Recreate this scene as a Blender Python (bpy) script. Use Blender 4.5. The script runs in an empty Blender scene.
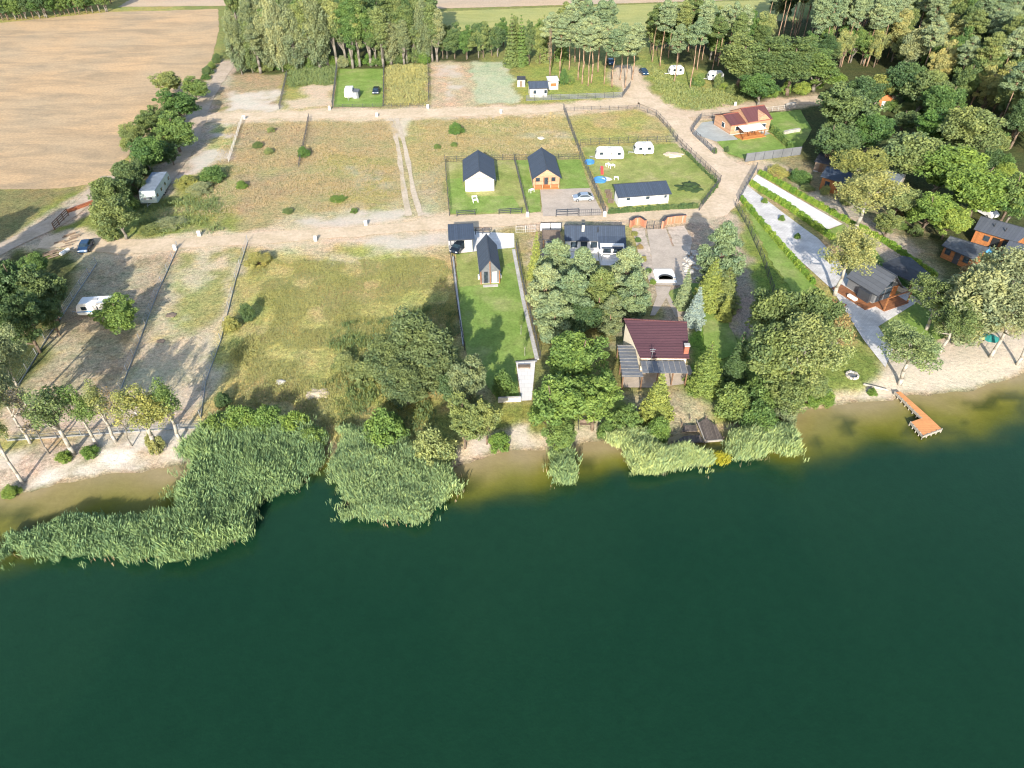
import bpy, bmesh, math, random
import numpy as np
from mathutils import Vector, Matrix
R = math.radians
random.seed(7)
RNG = np.random.default_rng(11)
sc = bpy.context.scene
col = sc.collection

# ------------------------------------------------------------------ survey helpers
CAM_H, F, PITCH = 65.0, 710.0, R(40)
SP, CP = math.sin(PITCH), math.cos(PITCH)
def G(px, py, z=0.0):
    """ground position (at height z) of a surveyed picture point"""
    w = (py - 384) / F; u = (px - 512) / F
    t = (CAM_H - z) / (SP + w * CP)
    return Vector((u * t, t * (CP - w * SP), z))
def depth(p):
    return p[1] * CP + (CAM_H - p[2]) * SP
def vn(x, y, s, seed=0):
    """smooth value noise 0..1"""
    x = np.asarray(x, float) / s; y = np.asarray(y, float) / s
    xi = np.floor(x); yi = np.floor(y); fx = x - xi; fy = y - yi
    fx = fx * fx * (3 - 2 * fx); fy = fy * fy * (3 - 2 * fy)
    def h(a, b):
        v = np.sin(a * 127.1 + b * 311.7 + seed * 74.7) * 43758.5453
        return v - np.floor(v)
    return (h(xi, yi) * (1 - fx) + h(xi + 1, yi) * fx) * (1 - fy) + (h(xi, yi + 1) * (1 - fx) + h(xi + 1, yi + 1) * fx) * fy

# ------------------------------------------------------------------ materials
def new_mat(name):
    m = bpy.data.materials.new(name); m.use_nodes = True
    nt = m.node_tree
    b = nt.nodes['Principled BSDF']
    return m, nt, b
def lnk(nt, a, b): nt.links.new(a, b)
def noise(nt, scale, detail=4, rough=0.6, vec=None, dist=0):
    n = nt.nodes.new('ShaderNodeTexNoise'); n.inputs['Scale'].default_value = scale
    n.inputs['Detail'].default_value = detail; n.inputs['Roughness'].default_value = rough
    n.inputs['Distortion'].default_value = dist
    if vec is not None: lnk(nt, vec, n.inputs['Vector'])
    return n
def ramp(nt, fac, stops):
    r = nt.nodes.new('ShaderNodeValToRGB'); lnk(nt, fac, r.inputs['Fac'])
    el = r.color_ramp.elements
    while len(el) < len(stops): el.new(0.5)
    for e, (p, c) in zip(el, stops):
        e.position = p; e.color = (*c, 1) if len(c) == 3 else c
    return r
def mixc(nt, a, b, fac=0.5, mode='MIX'):
    n = nt.nodes.new('ShaderNodeMix'); n.data_type = 'RGBA'; n.blend_type = mode
    for v, s in ((a, n.inputs['A']), (b, n.inputs['B']), (fac, n.inputs['Factor'])):
        if hasattr(v, 'is_output'): lnk(nt, v, s)
        elif isinstance(v, (int, float)): s.default_value = v
        else: s.default_value = (*v, 1)
    return n.outputs['Result']
def gcoord(nt):
    return nt.nodes.new('ShaderNodeNewGeometry').outputs['Position']
def ocoord(nt):
    return nt.nodes.new('ShaderNodeTexCoord').outputs['Object']
def bump(nt, b, h, strength=0.3, dist=0.1):
    n = nt.nodes.new('ShaderNodeBump'); n.inputs['Strength'].default_value = strength
    n.inputs['Distance'].default_value = dist
    lnk(nt, h, n.inputs['Height']); lnk(nt, n.outputs['Normal'], b.inputs['Normal'])
def g3(v): return (v, v, v)

def plain(name, c, rough=0.6, metal=0.0, var=0.25, scale=3.0, bmp=0.0, coord='o'):
    """a base colour broken up by two scales of wear"""
    m, nt, b = new_mat(name)
    v = ocoord(nt) if coord == 'o' else gcoord(nt)
    n1 = noise(nt, scale, 6, 0.65, v); n2 = noise(nt, scale * 0.17, 3, 0.5, v)
    r1 = ramp(nt, n1.outputs['Fac'], [(0.25, g3(1 - var)), (0.75, g3(1 + var * 0.6))])
    r2 = ramp(nt, n2.outputs['Fac'], [(0.3, g3(1 - var * .6)), (0.7, g3(1 + var * 0.4))])
    x = mixc(nt, c, r1.outputs['Color'], 1.0, 'MULTIPLY'); x = mixc(nt, x, r2.outputs['Color'], 1.0, 'MULTIPLY')
    lnk(nt, x, b.inputs['Base Color'])
    b.inputs['Roughness'].default_value = rough; b.inputs['Metallic'].default_value = metal
    if bmp: bump(nt, b, n1.outputs['Fac'], bmp, 0.05)
    return m
def striped(name, c, c2, period, axis='X', duty=0.2, rough=0.6, metal=0.0, var=0.2, bmp=0.4):
    """boards, standing seams or slates: lines repeated along one local axis"""
    m, nt, b = new_mat(name)
    v = ocoord(nt)
    sep = nt.nodes.new('ShaderNodeSeparateXYZ'); lnk(nt, v, sep.inputs[0])
    def mth(op, a, k):
        n = nt.nodes.new('ShaderNodeMath'); n.operation = op; lnk(nt, a, n.inputs[0])
        if k is not None: n.inputs[1].default_value = k
        return n.outputs[0]
    q = mth('DIVIDE', sep.outputs[axis], period)
    fr = mth('FRACT', q, None); fl = mth('FLOOR', q, None)
    ln = ramp(nt, fr, [(0.0, g3(1)), (duty, g3(1)), (duty + 0.06, g3(0)), (0.97, g3(0))])
    wn = nt.nodes.new('ShaderNodeTexWhiteNoise'); wn.noise_dimensions = '1D'; lnk(nt, fl, wn.inputs['W'])
    n1 = noise(nt, 2.2, 6, 0.65, v)
    r0 = ramp(nt, wn.outputs['Value'], [(0, g3(1 - var)), (1, g3(1 + var * .5))])
    r1 = ramp(nt, n1.outputs['Fac'], [(0.25, g3(1 - var * 1.3)), (0.75, g3(1 + var * .7))])
    x = mixc(nt, c, r0.outputs['Color'], 1, 'MULTIPLY'); x = mixc(nt, x, r1.outputs['Color'], 1, 'MULTIPLY')
    x = mixc(nt, x, c2, ln.outputs['Color'])
    lnk(nt, x, b.inputs['Base Color'])
    b.inputs['Roughness'].default_value = rough; b.inputs['Metallic'].default_value = metal
    bump(nt, b, ln.outputs['Color'], bmp, 0.03)
    return m
def pavers(name, c, c2, sx=0.4, sy=0.2, rough=0.8, stain=0.25):
    m, nt, b = new_mat(name)
    v = gcoord(nt)
    br = nt.nodes.new('ShaderNodeTexBrick'); lnk(nt, v, br.inputs['Vector'])
    br.inputs['Scale'].default_value = 1.0; br.inputs['Brick Width'].default_value = sx
    br.inputs['Row Height'].default_value = sy; br.inputs['Mortar Size'].default_value = 0.012
    br.inputs['Color1'].default_value = (*c, 1); br.inputs['Color2'].default_value = (*[k * .86 for k in c], 1)
    br.inputs['Mortar'].default_value = (*c2, 1)
    n2 = noise(nt, 0.35, 5, 0.6, v)
    r2 = ramp(nt, n2.outputs['Fac'], [(0.3, g3(1 - stain)), (0.7, g3(1.08))])
    x = mixc(nt, br.outputs['Color'], r2.outputs['Color'], 1, 'MULTIPLY')
    lnk(nt, x, b.inputs['Base Color']); b.inputs['Roughness'].default_value = rough
    return m
def grassmat(name, c1, c2, c3, s=1.0):
    """mown grass: fine blades, patches and dry spots"""
    m, nt, b = new_mat(name)
    v = gcoord(nt)
    n1 = noise(nt, 2.6 * s, 8, 0.75, v); n2 = noise(nt, 0.16 * s, 5, 0.6, v); n3 = noise(nt, 0.5 * s, 4, .6, v)
    r = ramp(nt, n2.outputs['Fac'], [(0.32, c1), (0.52, c2), (0.72, c3)])
    r1 = ramp(nt, n1.outputs['Fac'], [(0.25, g3(.6)), (0.75, g3(1.35))])
    r3 = ramp(nt, n3.outputs['Fac'], [(0.3, g3(.82)), (0.7, g3(1.15))])
    x = mixc(nt, r.outputs['Color'], r1.outputs['Color'], 1, 'MULTIPLY'); x = mixc(nt, x, r3.outputs['Color'], 1, 'MULTIPLY')
    lnk(nt, x, b.inputs['Base Color']); b.inputs['Roughness'].default_value = 0.9
    b.inputs['Specular IOR Level'].default_value = 0.1
    bump(nt, b, n1.outputs['Fac'], 0.6, 0.12)
    return m
def glassmat(name, c=(0.03, 0.045, 0.06)):
    m, nt, b = new_mat(name)
    n = noise(nt, 1.5, 2, .5, ocoord(nt))
    r = ramp(nt, n.outputs['Fac'], [(0.3, [k * .6 for k in c]), (0.7, [k * 1.5 for k in c])])
    lnk(nt, r.outputs['Color'], b.inputs['Base Color'])
    b.inputs['Roughness'].default_value = 0.06
    return m
def leafmat(name, c, trans=0.25, hue=0.16, rough=0.55):
    m, nt, b = new_mat(name); c = tuple(min(k * 1.43, .6) for k in c)
    at = nt.nodes.new('ShaderNodeAttribute'); at.attribute_name = 'tint'
    oi = nt.nodes.new('ShaderNodeObjectInfo')
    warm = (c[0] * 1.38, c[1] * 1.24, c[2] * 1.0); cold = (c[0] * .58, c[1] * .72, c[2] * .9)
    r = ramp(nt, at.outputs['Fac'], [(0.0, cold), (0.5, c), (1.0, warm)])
    hs = nt.nodes.new('ShaderNodeHueSaturation')
    lnk(nt, r.outputs['Color'], hs.inputs['Color'])
    rr = nt.nodes.new('ShaderNodeMapRange'); lnk(nt, oi.outputs['Random'], rr.inputs['Value'])
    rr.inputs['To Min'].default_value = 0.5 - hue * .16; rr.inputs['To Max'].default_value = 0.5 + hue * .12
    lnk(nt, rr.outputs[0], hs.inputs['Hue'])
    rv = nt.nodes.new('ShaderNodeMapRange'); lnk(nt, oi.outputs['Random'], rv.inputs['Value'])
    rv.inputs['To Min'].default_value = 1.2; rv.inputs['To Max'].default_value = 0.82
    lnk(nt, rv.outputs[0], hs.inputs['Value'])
    lnk(nt, hs.outputs['Color'], b.inputs['Base Color'])
    b.inputs['Roughness'].default_value = rough; b.inputs['Specular IOR Level'].default_value = 0.25
    tr = nt.nodes.new('ShaderNodeBsdfTranslucent'); lnk(nt, hs.outputs['Color'], tr.inputs['Color'])
    mx = nt.nodes.new('ShaderNodeMixShader'); mx.inputs[0].default_value = trans
    lnk(nt, b.outputs[0], mx.inputs[1]); lnk(nt, tr.outputs[0], mx.inputs[2])
    lnk(nt, mx.outputs[0], nt.nodes['Material Output'].inputs['Surface'])
    return m

M = dict(
    white=plain('white_render', (.80, .79, .76), .7, var=.1), cream=plain('cream_render', (.72, .65, .52), .75, var=.12),
    lightgrey=plain('light_grey', (.5, .5, .49), .6, var=.15), concrete=plain('concrete', (.48, .46, .43), .85, var=.3, bmp=.2),
    darkgrey=plain('anthracite', (.045, .05, .06), .5, var=.25), midgrey=plain('mid_grey', (.16, .17, .185), .55, var=.25),
    black=plain('black_metal', (.018, .02, .022), .45, var=.2), rubber=plain('rubber', (.02, .02, .02), .85, var=.2),
    steel=plain('galvanised_steel', (.42, .44, .46), .4, .6, var=.25), caravan=plain('caravan_white', (.80, .80, .78), .35, var=.08),
    silver=plain('silver_paint', (.42, .47, .52), .25, .5, var=.06), bluecar=plain('blue_paint', (.03, .07, .14), .25, .3, var=.06),
    darkcar=plain('dark_paint', (.03, .045, .07), .22, .4, var=.06), whitecar=plain('white_paint', (.75, .76, .76), .25, var=.05),
    brick=plain('brick_red', (.36, .12, .075), .85, var=.35, scale=9, bmp=.3), coping=plain('dark_coping', (.06, .05, .055), .7, var=.25),
    orangebrick=pavers('orange_brick', (.50, .20, .11), (.40, .32, .26), .5, .22),
    rust=plain('rusty_steel', (.33, .12, .06), .8, var=.35, scale=5), bluepaint=plain('blue_plastic', (.06, .22, .5), .45, var=.2),
    redpaint=plain('red_plastic', (.5, .06, .05), .5, var=.2), teal=plain('teal_canvas', (.03, .24, .22), .6, var=.2),
    greenside=plain('green_panel', (.40, .46, .42), .6, var=.25),
    wood=striped('orange_boards', (.34, .14, .05), (.16, .06, .02), .22, 'Z', .12, .6),
    woodv=striped('orange_boards_upright', (.37, .145, .048), (.2, .07, .02), .2, 'X', .12, .6),
    woodpale=striped('pale_orange_boards', (.50, .30, .19), (.34, .16, .07), .24, 'Z', .14, .6),
    deck=striped('orange_deck', (.56, .22, .075), (.30, .10, .03), .16, 'Y', .1, .55, var=.16),
    browndeck=striped('brown_deck', (.33, .135, .055), (.14, .06, .03), .16, 'Y', .12, .6, var=.25), pinkboards=striped('pinkish_boards', (.52, .42, .38), (.36, .28, .25), .24, 'Z', .12, .7), jettydeck=striped('jetty_boards', (.72, .32, .125), (.45, .19, .07), .16, 'Y', .1, .55, var=.14), olddeck=striped('grey_deck', (.15, .12, .10), (.05, .04, .035), .18, 'X', .15, .8, var=.35),
    timber=plain('grey_timber', (.20, .15, .11), .8, var=.35, scale=4), beam=plain('brown_beam', (.16, .09, .05), .7, var=.3),
    palebeam=plain('pale_beam', (.36, .33, .28), .7, var=.2),
    slate=striped('slate_roof', (.052, .072, .108), (.03, .04, .058), .36, 'X', .1, .7, var=.15),
    slate_y=striped('slate_roof_rows', (.056, .075, .108), (.03, .04, .058), .36, 'Y', .1, .7, var=.15),
    felt=plain('dark_felt_roof', (.055, .06, .07), .8, var=.5, scale=1.3, bmp=.2), greyroof=striped('grey_roof', (.095, .105, .125), (.06, .065, .08), .5, 'X', .07, .5, var=.12),
    redroof=striped('maroon_roof', (.088, .040, .049), (.05, .022, .028), .42, 'Y', .22, .55, var=.12), redroof2=striped('red_brown_roof', (.13, .055, .055), (.12, .035, .03), .4, 'X', .2, .5, var=.15),
    felt_blue=plain('blue_grey_felt', (.20, .24, .29), .7, var=.3, scale=1.5), tileor=plain('orange_tile', (.52, .18, .06), .7, var=.3, scale=5), canopy=plain('pale_canopy', (.62, .63, .62), .4, var=.1),
    stone=plain('pale_stones', (.5, .47, .42), .85, var=.4, scale=2.5, bmp=.5), sandm=plain('play_sand', (.62, .50, .36), .95, var=.2, scale=2),
    glass=glassmat('window_glass'), carglass=glassmat('car_glass', (.02, .035, .05)), waterblue=plain('blue_cover', (.1, .35, .6), .4, var=.2),
    lamp=plain('lamp_lens', (.75, .74, .7), .2, var=.05), redlamp=plain('red_lens', (.45, .03, .02), .3, var=.05),
    bark=plain('brown_bark', (.17, .125, .09), .9, var=.4, scale=4), pinebark=plain('pine_bark', (.34, .225, .15), .9, var=.35, scale=4),
    birchbark=plain('birch_bark', (.40, .37, .32), .8, var=.45, scale=3), greybark=plain('grey_bark', (.20, .18, .15), .9, var=.35, scale=3),
    pave_white=pavers('white_paving', (.78, .755, .72), (.45, .44, .43), .9, .9, stain=.14),
    pave_grey=pavers('grey_paving', (.68, .655, .625), (.3, .3, .3), .6, .4, stain=.3),
    pave_sand=pavers('sandy_paving', (.52, .44, .36), (.34, .29, .23), .3, .2, stain=.2),
    pave_green=pavers('grey_slabs', (.40, .42, .40), (.28, .29, .28), .8, .5, stain=.15),
    gravel=plain('gravel', (.50, .42, .34), .95, var=.4, scale=1.4, coord='g', bmp=.4),
    lawn=grassmat('bright_lawn', (.165, .265, .055), (.215, .30, .075), (.30, .32, .125)),
    lawn2=grassmat('rough_lawn', (.20, .255, .065), (.29, .31, .10), (.40, .355, .175)),
    hedge=plain('hedge_core', (.03, .06, .015), .9, var=.4, scale=4),
)
LEAF = {k: leafmat('leaf_' + k, c, t) for k, (c, t) in dict(
    green=((.095, .153, .045), .25), dark=((.066, .108, .042), .22), lime=((.130, .198, .044), .3), yellow=((.215, .225, .070), .3), palegreen=((.20, .245, .105), .3), thick=((.088, .120, .050), .2),
    grey=((.155, .185, .092), .25), pine=((.140, .185, .095), .12), blue=((.190, .245, .220), .1), olive=((.118, .156, .055), .25),
    rust=((.260, .190, .090), .25), spruce=((.135, .175, .045), .12), paleyel=((.245, .250, .095), .3), bright=((.105, .172, .044), .28),
    thuja=((.115, .190, .030), .1), silver=((.175, .205, .105), .28), reed=((.225, .300, .135), .25), dry=((.27, .235, .125), .15),
    meadow=((.255, .248, .098), .2), weed=((.145, .180, .068), .2), straw=((.30, .25, .145), .15), yelreed=((.27, .28, .03), .2)).items()}

# ------------------------------------------------------------------ object helpers
def props(o, label=None, cat=None, group=None, kind=None):
    if label: o['label'] = label
    if cat: o['category'] = cat
    if group: o['group'] = group
    if kind: o['kind'] = kind
    return o
def thing(name, label, cat, loc=(0, 0, 0), rz=0.0, group=None):
    o = bpy.data.objects.new(name, None); col.objects.link(o)
    o.empty_display_size = .3
    o.location = loc; o.rotation_euler = (0, 0, rz)
    return props(o, label, cat, group)
class MB:
    """collects shapes for ONE mesh"""
    def __init__(s): s.v = []; s.f = []
    def add(s, vs, fs):
        k = len(s.v); s.v += [tuple(v) for v in vs]; s.f += [tuple(i + k for i in f) for f in fs]; return s
    def box(s, x0, y0, z0, x1, y1, z1):
        return s.add([(x0, y0, z0), (x1, y0, z0), (x1, y1, z0), (x0, y1, z0), (x0, y0, z1), (x1, y0, z1), (x1, y1, z1), (x0, y1, z1)],
                     [(0, 3, 2, 1), (4, 5, 6, 7), (0, 1, 5, 4), (1, 2, 6, 5), (2, 3, 7, 6), (3, 0, 4, 7)])
    def prism(s, pts, z0, z1):
        n = len(pts); z0 = [z0] * n if not hasattr(z0, '__len__') else z0; z1 = [z1] * n if not hasattr(z1, '__len__') else z1
        vs = [(p[0], p[1], a) for p, a in zip(pts, z0)] + [(p[0], p[1], a) for p, a in zip(pts, z1)]
        return s.add(vs, [tuple(range(n - 1, -1, -1)), tuple(range(n, 2 * n))] + [(i, (i + 1) % n, n + (i + 1) % n, n + i) for i in range(n)])
    def slab(s, a, b, c, d, t):
        """thick sheet over quad a b c d, thickness t downwards"""
        q = [a, b, c, d]; lo = [(p[0], p[1], p[2] - t) for p in q]
        return s.add(list(q) + lo, [(0, 1, 2, 3), (7, 6, 5, 4), (0, 4, 5, 1), (1, 5, 6, 2), (2, 6, 7, 3), (3, 7, 4, 0)])
    def tube(s, a, b, r0, r1=None, n=6):
        a = Vector(a); b = Vector(b); r1 = r0 if r1 is None else r1
        d = (b - a).normalized(); u = d.orthogonal().normalized(); w = d.cross(u)
        vs = []
        for p, r in ((a, r0), (b, r1)):
            for i in range(n):
                t = 2 * math.pi * i / n
                vs.append(p + u * (r * math.cos(t)) + w * (r * math.sin(t)))
        return s.add(vs, [(i, (i + 1) % n, n + (i + 1) % n, n + i) for i in range(n)] + [tuple(range(n - 1, -1, -1)), tuple(range(n, 2 * n))])
    def bar(s, a, b, w, z0, z1):
        """upright plank from a to b (xy), thickness w"""
        a = Vector((a[0], a[1])); b = Vector((b[0], b[1])); d = (b - a).normalized(); q = Vector((-d.y, d.x)) * w / 2
        return s.prism([a - q, b - q, b + q, a + q], z0, z1)
    def build(s, name, mat, parent=None, bevel=0.0, smooth=False):
        me = bpy.data.meshes.new(name); me.from_pydata(s.v, [], s.f); me.update()
        bm = bmesh.new(); bm.from_mesh(me); bmesh.ops.recalc_face_normals(bm, faces=bm.faces)
        if bevel: bmesh.ops.bevel(bm, geom=list(bm.edges), offset=bevel, segments=2, affect='EDGES', clamp_overlap=True)
        bm.to_mesh(me); bm.free()
        if smooth:
            for p in me.polygons: p.use_smooth = True
        me.materials.append(mat)
        o = bpy.data.objects.new(name, me); col.objects.link(o)
        if parent is not None: o.parent = parent
        return o
def copy_tree(o, parent=None):
    c = o.copy(); col.objects.link(c)
    if parent is not None: c.parent = parent
    for ch in [x for x in o.children]: copy_tree(ch, c)
    return c
def npmesh(name, V, Fc, mat=None, attrs=None):
    """mesh from numpy arrays; faces all with the same corner count"""
    me = bpy.data.meshes.new(name)
    n, k = Fc.shape
    me.vertices.add(len(V)); me.vertices.foreach_set('co', V.astype(np.float32).ravel())
    me.loops.add(n * k); me.loops.foreach_set('vertex_index', Fc.astype(np.int32).ravel())
    me.polygons.add(n); me.polygons.foreach_set('loop_start', np.arange(0, n * k, k, dtype=np.int32))
    me.update(calc_edges=True)
    for nm, (typ, arr) in (attrs or {}).items():
        a = me.attributes.new(nm, typ, 'POINT')
        a.data.foreach_set('value' if typ == 'FLOAT' else 'color', np.ascontiguousarray(arr, dtype=np.float32).ravel())
    if mat: me.materials.append(mat)
    return me
def link(name, me, parent=None):
    o = bpy.data.objects.new(name, me); col.objects.link(o)
    if parent is not None: o.parent = parent
    return o

# ------------------------------------------------------------------ shoreline and terrain
WATER_Z = -0.5
SHORE = [(-260, 540), (-120, 514), (-40, 502), (0, 494), (50, 487), (100, 478), (150, 471), (182, 467), (215, 458), (262, 450), (312, 450), (326, 444), (345, 456),
         (400, 468), (452, 466), (470, 461), (500, 455), (540, 452), (560, 446), (605, 438), (640, 438), (700, 434), (760, 425), (797, 414), (850, 405), (895, 401),
         (940, 393), (985, 388), (1008, 381), (1030, 368), (1100, 352), (1250, 330)]
SH = [G(x, y, WATER_Z) for x, y in SHORE]
shx = np.array([p.x for p in SH]); shy = np.array([p.y for p in SH])
o_ = np.argsort(shx); shx = shx[o_]; shy = shy[o_]
def shore_d(x, y):
    """metres inland (+) or out on the lake (-)"""
    return (np.asarray(y, float) - np.interp(x, shx, shy)) * 0.96 + (vn(x, y, 3.1, 3) - .5) * 1.1 + (vn(x, y, 9.0, 5) - .5) * 1.2
def gz(x, y):
    d = shore_d(x, y)
    up = np.clip(d / 6.0, 0, 1); up = up * up * (3 - 2 * up)
    return np.where(d >= 0, WATER_Z + up * -WATER_Z, WATER_Z + np.maximum(d * 0.14, -2.5))
def gzf(x, y): return float(gz(np.array([x]), np.array([y]))[0])

def axis(parts):
    out = [parts[0][0]]
    for a, b, st in parts:
        n = max(1, int(round((b - a) / st))); out += list(a + (b - a) * (np.arange(1, n + 1) / n))
    return np.array(out)
XS = axis([(-3000, -600, 400), (-600, -280, 40), (-280, -140, 2.2), (-140, 150, .8), (150, 280, 2.2), (280, 600, 40), (600, 3000, 400)])
YS = axis([(-1500, 0, 150), (0, 40, 8), (40, 200, .8), (200, 340, 1.6), (340, 440, 8), (440, 4000, 300)])
GX, GY = np.meshgrid(XS, YS)
gx, gy = GX.ravel(), GY.ravel()
C = np.zeros((gx.size, 3))
def sdist(poly, x, y):
    """signed distance to polygon, + inside"""
    P = np.array([(p[0], p[1]) for p in poly]); Q = np.roll(P, -1, 0)
    ins = np.zeros(x.size, bool); dm = np.full(x.size, 1e9)
    for (ax, ay), (bx, by) in zip(P, Q):
        dx, dy = bx - ax, by - ay
        t = np.clip(((x - ax) * dx + (y - ay) * dy) / max(dx * dx + dy * dy, 1e-9), 0, 1)
        dm = np.minimum(dm, np.hypot(x - ax - t * dx, y - ay - t * dy))
        if ay != by:
            ins ^= ((ay > y) != (by > y)) & (x < dx * (y - ay) / dy + ax)
    return np.where(ins, dm, -dm)
def pline(line, x, y):
    P = [(p[0], p[1]) for p in line]; dm = np.full(x.size, 1e9)
    for (ax, ay), (bx, by) in zip(P[:-1], P[1:]):
        dx, dy = bx - ax, by - ay
        t = np.clip(((x - ax) * dx + (y - ay) * dy) / max(dx * dx + dy * dy, 1e-9), 0, 1)
        dm = np.minimum(dm, np.hypot(x - ax - t * dx, y - ay - t * dy))
    return dm
wx = (vn(gx, gy, 4, 21) - .5) * 3.2 + (vn(gx, gy, 1.5, 22) - .5) * 1.4
wy = (vn(gx, gy, 4, 23) - .5) * 3.2 + (vn(gx, gy, 1.5, 24) - .5) * 1.4
def lay(a, c, sel=None):
    global C
    a = a[:, None]; C[:] = C * (1 - a) + np.array(c) * a
def sstep(v, a, b):
    t = np.clip((v - a) / (b - a), 0, 1); return t * t * (3 - 2 * t)
def patch_mask(ps, th, seed, soft=.16):
    n = .6 * vn(gx, gy, ps, seed) + .3 * vn(gx, gy, ps * .4, seed + 1) + .1 * vn(gx, gy, ps * .15, seed + 2)
    return sstep(n, th - soft, th + soft)
def paint(px, c, feather=1.5, a=1.0, warp=1.0, patch=None):
    poly = [G(x, y) for x, y in px]
    d = sdist(poly, gx + wx * warp, gy + wy * warp)
    m = sstep(d, -feather, feather) * a
    if patch: m = m * patch_mask(*patch)
    lay(m, c)
def paint_line(px, c, w, feather=1.5, a=1.0, warp=1.0, patch=None):
    d = w / 2 - pline([G(x, y) for x, y in px], gx + wx * warp, gy + wy * warp)
    m = sstep(d, -feather, feather) * a
    if patch: m = m * patch_mask(*patch)
    lay(m, c)
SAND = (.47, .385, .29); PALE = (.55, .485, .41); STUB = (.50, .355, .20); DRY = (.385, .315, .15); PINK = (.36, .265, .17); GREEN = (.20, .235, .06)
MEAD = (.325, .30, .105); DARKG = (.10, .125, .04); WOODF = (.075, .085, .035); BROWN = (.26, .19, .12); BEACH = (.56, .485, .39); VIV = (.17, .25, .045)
C[:] = DRY
lay(patch_mask(14, .5, 31), MEAD); lay(patch_mask(9, .56, 41) * .7, PINK); lay(patch_mask(5, .62, 51) * .7, GREEN)
# ---- what grows or lies where (soft patches of ground cover)
paint([(-700, 500), (-700, -150), (230, -60), (230, 70), (130, 250), (0, 520)], MEAD, 3)
paint([(170, -10), (1300, -60), (1300, 60), (640, 70), (230, 75)], (.22, .23, .08), 3)            # rough ground under the woods
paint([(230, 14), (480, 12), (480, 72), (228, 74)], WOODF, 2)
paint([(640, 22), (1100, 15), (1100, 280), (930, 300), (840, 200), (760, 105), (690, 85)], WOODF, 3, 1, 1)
paint([(640, 50), (740, 85), (760, 112), (700, 114), (660, 104), (640, 88)], (.22, .26, .075), 2)     # grass by the caravans
paint([(640, 50), (740, 85), (760, 112), (700, 114), (660, 104), (640, 88)], MEAD, 2, .8, 1, (7, .52, 61))
paint([(520, 62), (640, 70), (632, 99), (520, 103)], (.27, .30, .085), 1.5)
# upper plots
paint([(225, 74), (286, 74), (280, 112), (222, 112)], (.36, .28, .17), 1)
paint([(232, 92), (282, 90), (279, 110), (222, 112)], (.60, .54, .46), 1.5, .9, 1, (5, .42, 62))
paint([(288, 68), (337, 66), (333, 110), (281, 110)], MEAD, 1); paint([(288, 66), (338, 66), (336, 84), (300, 90), (285, 86)], (.22, .235, .07), 1, .8)
paint([(302, 86), (335, 84), (333, 107), (284, 109), (288, 100), (304, 98)], (.55, .44, .32), 1.2)
paint([(385, 66), (428, 64), (428, 107), (384, 107)], (.33, .30, .12), .8); paint([(384, 90), (428, 90), (428, 107), (384, 107)], (.38, .30, .17), 2, .7)
paint([(429, 62), (470, 62), (475, 106), (429, 107)], (.48, .37, .25), 1); paint([(434, 62), (455, 64), (462, 85), (445, 100), (438, 76)], PALE, 1.5, .8, 1, (4, .45, 63))
paint([(470, 61), (510, 61), (520, 103), (474, 105)], (.45, .455, .31), .8); paint([(470, 61), (510, 61), (520, 103), (474, 105)], (.36, .42, .27), 1, .8, 1, (6, .5, 64))
# middle meadow band
paint([(225, 120), (395, 120), (410, 212), (300, 222), (180, 235), (170, 215)], (.36, .295, .15), 2)
paint([(225, 122), (320, 124), (310, 160), (250, 215), (190, 215)], PINK, 3, .75, 1, (9, .45, 65))
paint([(320, 150), (398, 160), (402, 215), (330, 215)], MEAD, 3, .8, 1, (6, .45, 66))
paint([(345, 165), (398, 172), (398, 190), (360, 188)], (.40, .36, .28), 1.5, .8, 1, (3, .5, 67))
paint([(410, 122), (563, 110), (580, 158), (446, 162), (446, 215), (412, 180)], (.37, .31, .14), 2)
paint([(520, 130), (575, 128), (578, 148), (520, 145)], (.46, .40, .28), 2, .7, 1, (4, .5, 68))
paint([(412, 175), (446, 165), (449, 216), (425, 212)], (.40, .36, .24), 2, .8)
paint([(565, 110), (640, 108), (676, 141), (580, 145)], (.34, .32, .11), 1.5); paint([(565, 110), (640, 108), (676, 141), (580, 145)], (.42, .33, .17), 1.5, .7, 1, (6, .5, 69))
# left strips
paint([(130, 192), (230, 165), (240, 235), (150, 240), (100, 238)], (.24, .26, .075), 2, 1); paint([(150, 190), (235, 165), (235, 235), (170, 238)], (.36, .32, .16), 2, .8, 1, (6, .47, 70))
paint([(200, 118), (236, 118), (230, 160), (170, 185), (160, 170)], PALE, 1.5); paint([(205, 120), (240, 120), (232, 150), (200, 148)], (.34, .34, .12), 1.5, .9, 1, (4, .48, 71))
paint([(-60, 190), (78, 187), (20, 232), (-60, 262)], (.22, .20, .09), 1.5); paint([(60, 195), (120, 190), (112, 240), (60, 262), (0, 262)], (.20, .225, .06), 2)
paint([(90, 245), (180, 250), (118, 400), (0, 420), (40, 360)], (.42, .345, .24), 1.5); paint([(90, 250), (178, 250), (118, 400), (10, 410)], (.25, .21, .12), 1, .55, 1, (2.2, .55, 72))
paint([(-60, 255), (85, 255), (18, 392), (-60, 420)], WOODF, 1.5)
paint([(182, 247), (247, 243), (206, 420), (120, 395)], (.50, .42, .29), 1.2); paint([(182, 247), (247, 243), (230, 330), (160, 345)], (.28, .285, .10), 1.5, .9, 1, (5, .44, 73))
paint([(230, 280), (236, 300), (214, 400), (200, 410), (206, 350)], (.58, .50, .40), 1, .8)
paint([(120, 390), (205, 385), (200, 432), (0, 440), (0, 415)], (.52, .42, .32), 1.5); paint([(0, 400), (205, 380), (200, 432), (0, 440)], (.36, .28, .20), 1.2, .6, 1, (2, .52, 74))
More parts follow.
